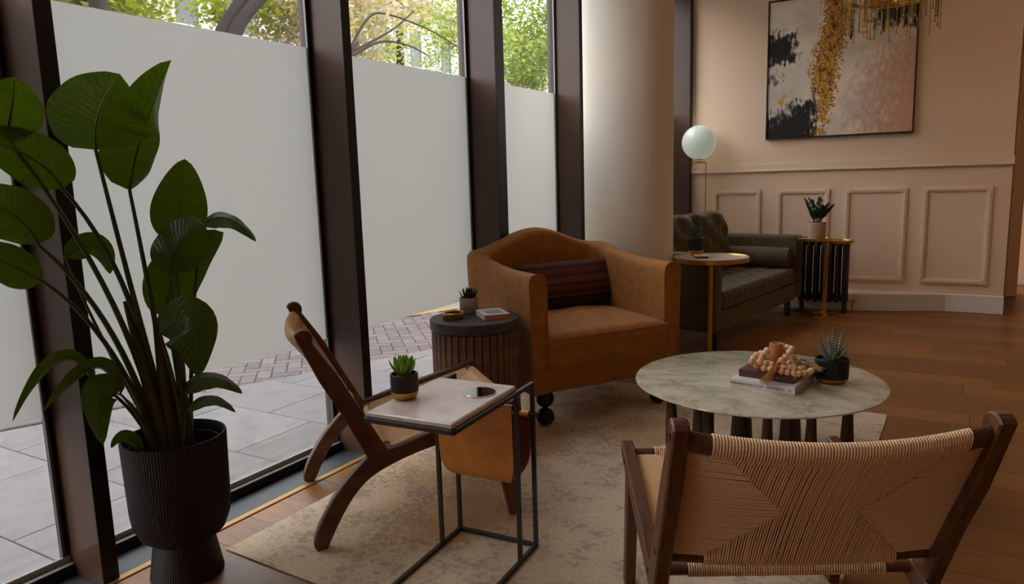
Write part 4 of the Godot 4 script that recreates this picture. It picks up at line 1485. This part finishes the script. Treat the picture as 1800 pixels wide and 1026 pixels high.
func plant() -> void:
	var t := thing("potted_bird_of_paradise", "tall bird of paradise plant in a dark ribbed pedestal planter by the glazing", "potted plant", Vector3(-2.172, 0, -1.413))
	var st := ms()
	lathe(st, [Vector2(0.0, 0.135), Vector2(0.105, 0.137), Vector2(0.135, 0.160), Vector2(0.153, 0.205), Vector2(0.158, 0.25), Vector2(0.164, 0.488), Vector2(0.162, 0.493)], 440, Transform3D(), 110, 0.016)
	lathe(st, [Vector2(0.162, 0.493), Vector2(0.157, 0.493), Vector2(0.155, 0.486), Vector2(0.150, 0.40), Vector2(0.0, 0.40)], 64, Transform3D(), 0, 0.0, 20)
	var pot := part("planter", st, M.planter, t)
	st = ms()
	lathe(st, [Vector2(0.0, 0.0), Vector2(0.114, 0.0), Vector2(0.118, 0.006), Vector2(0.114, 0.03), Vector2(0.096, 0.14), Vector2(0.0, 0.14)], 320, Transform3D(), 80, 0.012)
	part("pedestal", st, M.planter, pot)
	st = ms()
	lathe(st, [Vector2(0.142, 0.38), Vector2(0.147, 0.458), Vector2(0.144, 0.461), Vector2(0.141, 0.458), Vector2(0.138, 0.40)], 48)
	part("inner_pot", st, mat(Color(0.13, 0.16, 0.08), 0.5), pot)
	st = ms()
	lathe(st, [Vector2(0.140, 0.415), Vector2(0.08, 0.428), Vector2(0.0, 0.432)], 32)
	part("soil", st, M.soil, pot)
	# blades: base, middle of the rib, tip, width, fold, then where the stem leaves the soil and how thick it is
	var cam := Vector3(2.16, 1.1, 1.42)
	for q in LEAVES:
		leaf(t, q[0], q[1], q[2], q[3], q[4], q[5], q[6], q[7], q[8], cam)
	# thick sheaths of the old stems
	for s in [[Vector3(0.0, 0.41, 0.02), Vector3(-0.035, 0.70, 0.05), Vector3(-0.075, 0.95, 0.07), 0.040], [Vector3(0.015, 0.41, 0.0), Vector3(-0.01, 0.66, 0.0), Vector3(-0.035, 0.88, 0.0), 0.042], [Vector3(0.04, 0.41, -0.02), Vector3(0.035, 0.60, -0.02), Vector3(0.03, 0.78, -0.03), 0.030]]:
		st = ms()
		var pts := []
		var rad := []
		for k in 11:
			pts.append(bez(s[0], s[1], s[2], k / 10.0))
			rad.append(s[3] * lerpf(1.0, 0.22, pow(k / 10.0, 1.3)))
		tube(st, pts, rad, 10, true, 0.75)
		part("stem_sheath", st, M.sheath, t)


var LEAVES := [
	# base, rib middle, tip, width, fold, stem start, stem middle, stem radius, twist
	[Vector3(0.0, 1.45, 0.39), Vector3(0.03, 1.53, 0.38), Vector3(0.04, 1.605, 0.37), 0.160, 0.30, Vector3(-0.01, 0.42, 0.03), Vector3(-0.04, 0.95, 0.13), 0.009, 0.2],
	[Vector3(-0.02, 1.31, 0.25), Vector3(0.0, 1.40, 0.34), Vector3(0.01, 1.45, 0.50), 0.150, 0.20, Vector3(-0.01, 0.42, 0.02), Vector3(-0.05, 0.95, 0.07), 0.009, 0.0],
	[Vector3(0.03, 1.16, 0.36), Vector3(0.08, 1.25, 0.44), Vector3(0.13, 1.31, 0.57), 0.150, 0.25, Vector3(-0.01, 0.42, 0.04), Vector3(-0.04, 0.85, 0.14), 0.009, -0.1],
	[Vector3(0.05, 1.06, 0.37), Vector3(0.08, 1.12, 0.46), Vector3(0.14, 1.18, 0.59), 0.110, 0.40, Vector3(0.0, 0.42, 0.05), Vector3(-0.02, 0.80, 0.16), 0.008, 0.3],
	[Vector3(0.03, 1.42, 0.17), Vector3(0.035, 1.53, 0.15), Vector3(0.06, 1.64, 0.09), 0.285, 0.45, Vector3(0.0, 0.42, 0.0), Vector3(-0.04, 0.95, 0.06), 0.009, -0.25],
	[Vector3(-0.05, 1.30, 0.03), Vector3(-0.02, 1.49, -0.02), Vector3(0.01, 1.71, -0.12), 0.210, 1.0, Vector3(0.02, 0.42, 0.0), Vector3(-0.04, 0.90, 0.0), 0.009, 0.6],
	[Vector3(-0.08, 1.12, -0.13), Vector3(-0.06, 1.25, -0.15), Vector3(-0.04, 1.40, -0.17), 0.180, 0.20, Vector3(0.03, 0.42, -0.03), Vector3(0.0, 0.75, -0.06), 0.007, 0.0],
	[Vector3(0.05, 1.03, -0.01), Vector3(0.09, 1.13, -0.03), Vector3(0.16, 1.19, -0.08), 0.190, 0.8, Vector3(0.04, 0.42, 0.0), Vector3(0.05, 0.75, -0.01), 0.008, -0.2],
	[Vector3(-0.09, 0.87, -0.08), Vector3(-0.07, 1.03, -0.13), Vector3(0.06, 1.15, -0.22), 0.180, 0.25, Vector3(0.03, 0.42, -0.03), Vector3(-0.02, 0.65, -0.05), 0.008, 0.1],
	[Vector3(0.05, 1.18, -0.15), Vector3(0.13, 1.20, -0.19), Vector3(0.22, 1.12, -0.22), 0.080, 0.5, Vector3(0.04, 0.42, -0.03), Vector3(0.03, 0.85, -0.09), 0.006, -0.9],
	[Vector3(-0.09, 1.11, 0.23), Vector3(-0.08, 1.13, 0.14), Vector3(-0.09, 1.04, 0.10), 0.085, 0.4, Vector3(-0.01, 0.42, 0.03), Vector3(-0.07, 0.85, 0.16), 0.005, 0.2],
	[Vector3(0.06, 0.85, 0.05), Vector3(0.185, 0.88, 0.03), Vector3(0.25, 0.735, 0.065), 0.180, 0.45, Vector3(0.05, 0.42, 0.0), Vector3(0.05, 0.65, 0.01), 0.007, -0.3],
	[Vector3(0.05, 0.64, -0.01), Vector3(0.14, 0.69, -0.06), Vector3(0.25, 0.64, -0.09), 0.080, 0.6, Vector3(0.06, 0.42, 0.0), Vector3(0.05, 0.54, 0.0), 0.005, -0.8],
	[Vector3(0.10, 0.59, 0.01), Vector3(0.17, 0.63, -0.03), Vector3(0.26, 0.59, -0.05), 0.050, 0.5, Vector3(0.08, 0.42, 0.02), Vector3(0.09, 0.52, 0.02), 0.004, -0.8],
	[Vector3(-0.04, 0.73, 0.22), Vector3(-0.03, 0.82, 0.32), Vector3(0.0, 0.68, 0.47), 0.055, 0.6, Vector3(0.0, 0.42, 0.06), Vector3(-0.02, 0.60, 0.12), 0.006, -0.7],
	[Vector3(-0.02, 0.67, 0.15), Vector3(-0.01, 0.78, 0.23), Vector3(-0.02, 0.68, 0.38), 0.062, 0.6, Vector3(0.02, 0.42, 0.06), Vector3(0.0, 0.56, 0.10), 0.006, -0.7],
	[Vector3(0.0, 0.68, 0.17), Vector3(0.0, 0.69, 0.23), Vector3(0.03, 0.545, 0.25), 0.105, 0.35, Vector3(0.02, 0.42, 0.05), Vector3(0.0, 0.58, 0.10), 0.004, 0.2],
	[Vector3(-0.01, 0.47, 0.11), Vector3(-0.02, 0.53, 0.15), Vector3(-0.02, 0.51, 0.20), 0.050, 0.4, Vector3(0.0, 0.42, 0.08), Vector3(-0.01, 0.45, 0.09), 0.004, -0.5],
]


func leaf(t: Node3D, base: Vector3, ctrl: Vector3, tip: Vector3, width: float, fold: float, root: Vector3, bend: Vector3, r: float, twist: float, cam: Vector3) -> void:
	var o := node_under("leaf", t)
	var mid2 := ctrl * 2.0 - (base + tip) * 0.5   # so that the rib passes through ctrl
	var n := 22
	var rib := []
	for k in n + 1:
		rib.append(bez(base, mid2, tip, float(k) / n))
	var ph := rng.randf() * 6.0
	var surface := func(u: float, v: float, off: float):
		var k := clampi(int(round(v * n)), 0, n)
		var p: Vector3 = rib[k]
		var d: Vector3 = (rib[mini(k + 1, n)] - rib[maxi(k - 1, 0)]).normalized()
		var face := (cam - p).normalized()
		var side := d.cross(face).normalized().rotated(d, twist)
		var nrm := side.cross(d).normalized()
		var prof: float = pow(sin(PI * pow(v, 0.72)), 0.62) if v > 0.001 and v < 0.999 else 0.0
		var s: float = (u - 0.5) * 2.0
		var a: float = fold * (0.7 + 0.3 * sin(v * 5.0 + ph))
		var half := width * 0.5 * prof
		var wave := 0.05 * half * sin(v * 19.0 + ph + s * 2.0) * absf(s)
		var droop := -0.35 * fold * s * s * half
		return p + side * s * half * cos(a * 0.8) - nrm * (absf(s) * half * sin(a * 0.8) * 0.9 - wave) + nrm * (droop * 0.3 + off)
	var st := ms()
	grid(st, 14, n, func(u: float, v: float): return surface.call(u, v, 0.0), true)
	part("blade", st, M.leaf, o)
	var stem := ms()
	var pts := []
	var rad := []
	for k in 15:
		pts.append(bez(root, bend * 2.0 - (root + base) * 0.5, base, k / 14.0))
		rad.append(r * lerpf(1.35, 0.6, k / 14.0))
	for k in range(1, n):
		pts.append(surface.call(0.5, float(k) / n, -0.0005))
		rad.append(r * 0.6 * lerpf(0.8, 0.12, float(k) / n))
	tube(stem, pts, rad, 7)
	part("stem", stem, M.stem, o)


# ---------------------------------------------------------------- along the back wall

func back_wall_things() -> void:
	# round table before the sofa's near arm
	var t := thing("brass_rimmed_table", "round side table with a pale top and brass rim before the olive sofa", "side table", Vector3(-1.335, 0, -4.865))
	var st := ms()
	lathe(st, [Vector2(0.0, 0.717), Vector2(0.244, 0.717), Vector2(0.247, 0.720), Vector2(0.247, 0.747), Vector2(0.244, 0.749), Vector2(0.240, 0.747), Vector2(0.238, 0.744)], 64)
	part("rim", st, M.brass_dull, t)
	st = ms()
	lathe(st, [Vector2(0.240, 0.743), Vector2(0.0, 0.744)], 48)
	part("top", st, M.pale_top, t)
	st = ms()
	lathe(st, [Vector2(0.0, 0.0), Vector2(0.15, 0.0), Vector2(0.15, 0.008), Vector2(0.02, 0.014), Vector2(0.0145, 0.02), Vector2(0.0145, 0.717)], 40)
	part("stem", st, M.brass_dull, t)
	var p := thing("potted_jade_plant", "small leafy plant in a black pot with a bronze base on the brass rimmed table", "potted plant", Vector3(-1.465, 0.744, -4.95))
	st = ms()
	lathe(st, [Vector2(0.0, 0.0), Vector2(0.040, 0.0), Vector2(0.038, 0.006), Vector2(0.052, 0.030), Vector2(0.055, 0.038)], 32)
	part("bronze_base", st, M.gold, p)
	st = ms()
	lathe(st, [Vector2(0.055, 0.037), Vector2(0.061, 0.055), Vector2(0.062, 0.118), Vector2(0.060, 0.120), Vector2(0.055, 0.118), Vector2(0.054, 0.108), Vector2(0.0, 0.108)], 32)
	part("pot", st, M.black, p)
	for i in 46:
		st = ms()
		var a := i * 2.399
		var h := rng.randf_range(0.0, 0.075)
		succulent_leaf(st, Vector3(cos(a), 0, sin(a)) * rng.randf_range(0.0, 0.032) + Vector3(0, 0.105 + h, 0), a, rng.randf_range(0.3, 1.3), rng.randf_range(0.028, 0.045), 0.009, 0.003, 0.3)
		part("leaf", st, M.jade, p)
	var ph := thing("coaster_stack", "flat pale square coasters on the brass rimmed table", "coaster", Vector3(-1.39, 0.744, -4.82), 0.5)
	st = ms()
	rbox(st, Vector3(0.085, 0.010, 0.085), 0.004, at(0, 0.005, 0))
	part("lower_coaster", st, mat(Color(0.20, 0.14, 0.10), 0.5), ph)
	st = ms()
	rbox(st, Vector3(0.085, 0.008, 0.085), 0.0035, at(0.002, 0.0145, 0.001))
	part("upper_coaster", st, mat(Color(0.90, 0.86, 0.80), 0.4), ph)
	# globe floor lamp in the corner
	var l := thing("floor_lamp", "slender brass floor lamp with a white opal globe in the corner behind the sofa", "lamp", Vector3(-2.095, 0, -7.395))
	st = ms()
	lathe(st, [Vector2(0.0, 0.0), Vector2(0.10, 0.0), Vector2(0.10, 0.012), Vector2(0.096, 0.016), Vector2(0.0, 0.016)], 40)
	part("base", st, M.brass, l)
	st = ms()
	tube(st, [Vector3(0, 0.01, 0), Vector3(0, 1.408, 0), Vector3(-0.002, 1.412, 0), Vector3(-0.006, 1.414, 0), Vector3(-0.132, 1.414, 0)], 0.0062, 10)
	part("stem", st, M.brass, l)
	st = ms()
	lathe(st, [Vector2(0.0, 1.41), Vector2(0.006, 1.41), Vector2(0.006, 1.438), Vector2(0.046, 1.440), Vector2(0.048, 1.446), Vector2(0.03, 1.452), Vector2(0.0, 1.452)], 24, at(-0.070, 0, 0))
	part("globe_holder", st, M.brass, l)
	st = ms()
	ball(st, 0.170, Vector3(-0.070, 1.612, 0), 40, 28)
	part("globe", st, M.opal, l)
	var ol := OmniLight3D.new()
	ol.name = "globe_light"
	l.add_child(ol)
	ol.position = Vector3(-0.070, 1.612, 0)
	ol.light_color = Color(1.0, 0.95, 0.86)
	ol.light_energy = 0.04
	ol.light_size = 0.16
	ol.omni_range = 12.0
	ol.omni_attenuation = 2.0
	ol.shadow_enabled = true
	# radiator
	var rd := thing("radiator", "dark cast iron column radiator against the back wall beside the sofa", "radiator", Vector3(-0.935, 0, -7.213))
	for i in 7:
		st = ms()
		tube(st, [Vector3(0, 0.12, 0), Vector3(0, 0.63, 0)], 0.029, 12)
		for z in [-0.045, 0.045]:
			tube(st, [Vector3(0, 0.10, z), Vector3(0, 0.15, z), Vector3(0, 0.60, z), Vector3(0, 0.655, z * 0.7)], [0.020, 0.0225, 0.0225, 0.018], 12)
		ball(st, 0.030, Vector3(0, 0.645, 0), 12, 8)
		tube(st, [Vector3(0, 0.648, -0.05), Vector3(0, 0.655, 0.0), Vector3(0, 0.648, 0.05)], 0.024, 10)
		tube(st, [Vector3(0, 0.12, -0.05), Vector3(0, 0.115, 0.05)], 0.024, 10)
		mi("radiator_section", bake(st), M.radiator, rd, at(-0.186 + i * 0.062, 0, 0))
	for y in [0.12, 0.63]:
		st = ms()
		tube(st, [Vector3(-0.215, y, 0), Vector3(0.215, y, 0)], 0.018, 12)
		part("header_tube", st, M.radiator, rd)
	for x in [-0.186, 0.186]:
		for z in [-0.045, 0.045]:
			st = ms()
			lathe(st, [Vector2(0.0, 0.0), Vector2(0.022, 0.0), Vector2(0.015, 0.03), Vector2(0.018, 0.11)], 14, at(x, 0, z))
			part("foot", st, M.radiator, rd)
	st = ms()
	tube(st, [Vector3(0.21, 0.12, 0), Vector3(0.245, 0.12, 0)], 0.014, 10)
	tube(st, [Vector3(0.245, 0.12, 0), Vector3(0.285, 0.118, 0)], 0.019, 8)
	tube(st, [Vector3(0.255, 0.12, 0), Vector3(0.255, 0.02, 0)], 0.008, 8)
	part("valve", st, M.brass_dull, rd)
	# two little brass tables, the rear one half hidden
	for k in 2:
		var b := thing("brass_drinks_table", ["round brass drinks table before the radiator, with the pot plant on it", "round brass drinks table tucked behind and under the one with the pot plant"][k], "side table", [Vector3(-0.865, 0, -6.86), Vector3(-0.897, 0, -6.995)][k], 0.0, "small brass drinks tables by the radiator")
		var r: float = [0.140, 0.130][k]
		var hh: float = [0.712, 0.684][k]
		var dx: float = [-0.105, 0.100][k]
		var rb: float = [0.085, 0.050][k]
		st = ms()
		lathe(st, [Vector2(0.0, hh - 0.022), Vector2(r - 0.002, hh - 0.022), Vector2(r, hh - 0.020), Vector2(r, hh), Vector2(r - 0.003, hh + 0.002), Vector2(r - 0.006, hh - 0.006), Vector2(0.0, hh - 0.006)], 48, at(dx, 0, 0))
		part("tray_top", st, M.brass_dull, b)
		st = ms()
		tube(st, [Vector3(0.0, 0.02, 0), Vector3(dx * 0.0, hh - 0.02, 0)], 0.0105, 12)
		part("stem", st, M.brass_dull, b)
		st = ms()
		lathe(st, [Vector2(0.0, 0.0), Vector2(rb, 0.0), Vector2(rb, 0.022), Vector2(rb - 0.005, 0.026), Vector2(0.022, 0.028), Vector2(0.018, 0.045), Vector2(0.0, 0.045)], 40)
		part("base", st, M.brass_dull, b)
	var z := thing("potted_zz_plant", "glossy dark green plant in a pale clay pot on the brass drinks table", "potted plant", Vector3(-0.957, 0.706, -6.86))
	st = ms()
	lathe(st, [Vector2(0.0, 0.0), Vector2(0.068, 0.0), Vector2(0.072, 0.004), Vector2(0.077, 0.142), Vector2(0.075, 0.146), Vector2(0.070, 0.146), Vector2(0.068, 0.132), Vector2(0.0, 0.132)], 36)
	part("pot", st, M.clay_pot, z)
	for i in 9:
		var a := i * 2.399 + 0.6
		var o := node_under("stem", z)
		var tip := Vector3(cos(a) * (0.05 + 0.03 * (i % 3)), 0.20 + 0.05 * ((i * 2) % 3), sin(a) * (0.05 + 0.03 * (i % 3)))
		var root := Vector3(cos(a) * 0.02, 0.13, sin(a) * 0.02)
		var stem := ms()
		tube(stem, [root, root.lerp(tip, 0.5) + Vector3(0, 0.025, 0), tip + Vector3(0, 0.02, 0)], 0.004, 6)
		part("stalk", stem, M.stem, o)
		for k in 7:
			st = ms()
			var q := root.lerp(tip, 0.3 + 0.7 * k / 6.0) + Vector3(0, 0.022, 0)
			succulent_leaf(st, q, a + (1.3 if k % 2 else -1.3) * (1.0 - k / 9.0), 0.95, 0.055, 0.021, 0.002, 0.3)
			part("leaf", st, M.zz if M.has("zz") else M.dark_plant, o)
	var cb := thing("power_cable", "thin black power cable lying in loops on the floor under the radiator", "cable", Vector3(-1.03, 0.0, -7.02))
	st = ms()
	var loops := []
	for k in 34:
		var a := k * 0.55
		loops.append(Vector3(cos(a) * (0.085 - 0.001 * k) - 0.004 * k, 0.006 + 0.0022 * (k % 6) + 0.0006 * k, sin(a) * 0.045))
	tube(st, curve(loops, 3), 0.0045, 6)
	part("lead", st, M.black, cb)
	# painting
	var pt := thing("painting", "large square abstract painting in cream, black and gold in a thin black frame", "painting", Vector3(-0.912, 2.255, BACK + 0.002))
	st = ms()
	for q in [[-0.636, 0.636, 0.632, 0.646], [-0.636, 0.636, -0.646, -0.632], [-0.636, -0.624, -0.632, 0.632], [0.624, 0.636, -0.632, 0.632]]:
		bx(st, q[0], q[1], q[2], q[3], 0.0, 0.052, 0.002)
	part("frame", st, mat(Color(0.03, 0.025, 0.02), 0.45), pt)
	st = ms()
	st.set_smooth_group(0)
	bx(st, -0.622, 0.622, -0.630, 0.630, 0.0, 0.036, 0.0)
	part("stretcher", st, mat(Color(0.75, 0.70, 0.65), 0.8), pt)
	st = ms()
	grid(st, 2, 2, func(u: float, v: float): return Vector3(lerpf(-0.624, 0.624, u), lerpf(-0.632, 0.632, v), 0.040), true)
	var cm := mat(Color.WHITE, 0.75)
	cm.albedo_texture = painting_image()
	part("canvas", st, relief(cm, noise_tex(0.05, [], 256, 4), 0.2), pt)


func painting_image() -> ImageTexture:
	var a := fnl(3.2, 41, 5)
	var b := fnl(16.0, 42, 4)
	var c := fnl(40.0, 43, 3)
	return image_tex(640, 640, func(u: float, v: float):
		# v runs from the bottom of the picture up
		var n := a.get_noise_2d(u, v)
		var f := b.get_noise_2d(u * 1.4, v * 0.8)
		var g := c.get_noise_2d(u, v)
		var drip := b.get_noise_2d(u * 3.5, v * 0.35)
		var col := Color(0.95, 0.88, 0.80).lerp(Color(0.84, 0.79, 0.73), clampf(0.5 + n * 1.6, 0, 1))
		col = col.lerp(Color(0.80, 0.61, 0.51), smoothstep(0.55, 1.05, u + f * 0.25 + (0.5 - v) * 0.25) * smoothstep(0.95, 0.45, v))
		col = col.lerp(Color(0.62, 0.60, 0.55), smoothstep(0.35, 0.15, u + n * 0.2) * smoothstep(0.62, 0.3, v) * 0.5)
		# dark blocks with ragged edges
		var black := smoothstep(0.03, -0.03, maxf(u - 0.185, absf(v - 0.655) - 0.095 - 0.04 * (0.17 - u)) + f * 0.07 + drip * 0.03)
		black = maxf(black, 0.5 * smoothstep(0.02, -0.02, maxf(u - 0.07, absf(v - 0.44) - 0.03) + f * 0.1))
		black = maxf(black, smoothstep(0.05, -0.05, maxf(u - 0.36, v - 0.15 - 0.10 * smoothstep(0.0, 0.3, u)) + f * 0.10 + drip * 0.06))
		black = maxf(black, smoothstep(0.04, -0.04, maxf(0.745 - u, 0.745 - v) + f * 0.09))
		black = maxf(black, 0.8 * smoothstep(0.010, 0.0, absf(u - 0.335 - 0.02 * f) - 0.004 + maxf(0.0, absf(v - 0.27) - 0.08)))
		black = maxf(black, 0.8 * smoothstep(0.012, 0.0, absf(u - 0.575 - 0.03 * f) - 0.008 + maxf(0.0, absf(v - 0.74) - 0.06)))
		col = col.lerp(Color(0.075, 0.070, 0.065) * (1.0 + g * 0.5), clampf(black, 0, 1))
		# the gold seam that narrows downwards
		var mid := 0.385 + 0.085 * smoothstep(0.05, 0.95, v) + 0.02 * sin(v * 9.0)
		var wide := 0.012 + 0.075 * smoothstep(0.02, 0.50, v)
		var gold := smoothstep(0.03, -0.02, absf(u - mid) - wide + f * 0.06 + g * 0.05)
		col = col.lerp(Color(0.66, 0.43, 0.13).lerp(Color(0.85, 0.66, 0.28), clampf(0.5 + g * 1.6, 0, 1)).lerp(Color(0.30, 0.17, 0.05), clampf(f * 1.8, 0, 0.8)), clampf(gold, 0, 1))
		var blot := smoothstep(0.025, 0.012, Vector2(u - 0.125, (v - 0.305)).length() + f * 0.02) + smoothstep(0.025, 0.012, Vector2(u - 0.095, v - 0.262).length() + f * 0.02) + smoothstep(0.02, 0.01, Vector2(u - 0.665, v - 0.71).length() + f * 0.02)
		col = col.lerp(Color(0.80, 0.55, 0.20), clampf(blot, 0, 1) * 0.8)
		return Color(clampf(col.r, 0, 1), clampf(col.g, 0, 1), clampf(col.b, 0, 1)))


func chandelier() -> void:
	var t := thing("chandelier", "brass ring chandelier hung with thin glass and brass rods, before the painting", "chandelier", Vector3(-0.40, 2.455, -5.86))
	var st := ms()
	lathe(st, [Vector2(0.255, -0.012), Vector2(0.285, -0.012), Vector2(0.285, 0.012), Vector2(0.255, 0.012), Vector2(0.255, -0.012)], 64)
	lathe(st, [Vector2(0.125, -0.012), Vector2(0.150, -0.012), Vector2(0.150, 0.012), Vector2(0.125, 0.012), Vector2(0.125, -0.012)], 48)
	part("ring", st, M.brass, t)
	st = ms()
	for k in 3:
		var d := Vector3(cos(TAU * k / 3), 0, sin(TAU * k / 3))
		tube(st, [d * 0.27, d * 0.0], 0.006, 8)
	tube(st, [Vector3.ZERO, Vector3(0, 0.745, 0)], 0.008, 10)
	lathe(st, [Vector2(0.0, 0.72), Vector2(0.06, 0.722), Vector2(0.06, 0.745)], 32)
	part("suspension", st, M.brass, t)
	var rods := []
	for ln in [0.13, 0.17, 0.21, 0.24]:
		var rs := ms()
		tube(rs, [Vector3(0, 0.10, 0), Vector3(0, -ln, 0)], 0.0024, 6)
		lathe(rs, [Vector2(0.0, -ln - 0.006), Vector2(0.0065, -ln - 0.004), Vector2(0.0065, -ln + 0.004), Vector2(0.0, -ln + 0.006)], 8)
		rods.append(bake(rs))
	for k in 76:
		var a := TAU * k / 76.0 * 2.0 + rng.randf() * 0.05
		var r := 0.285 + 0.012 * (k % 3) if k < 54 else 0.15 + 0.01 * (k % 2)
		mi("rod", rods[rng.randi() % 4], M.rod_glass if k % 3 else M.brass, t, at(cos(a) * r, -0.0, sin(a) * r))
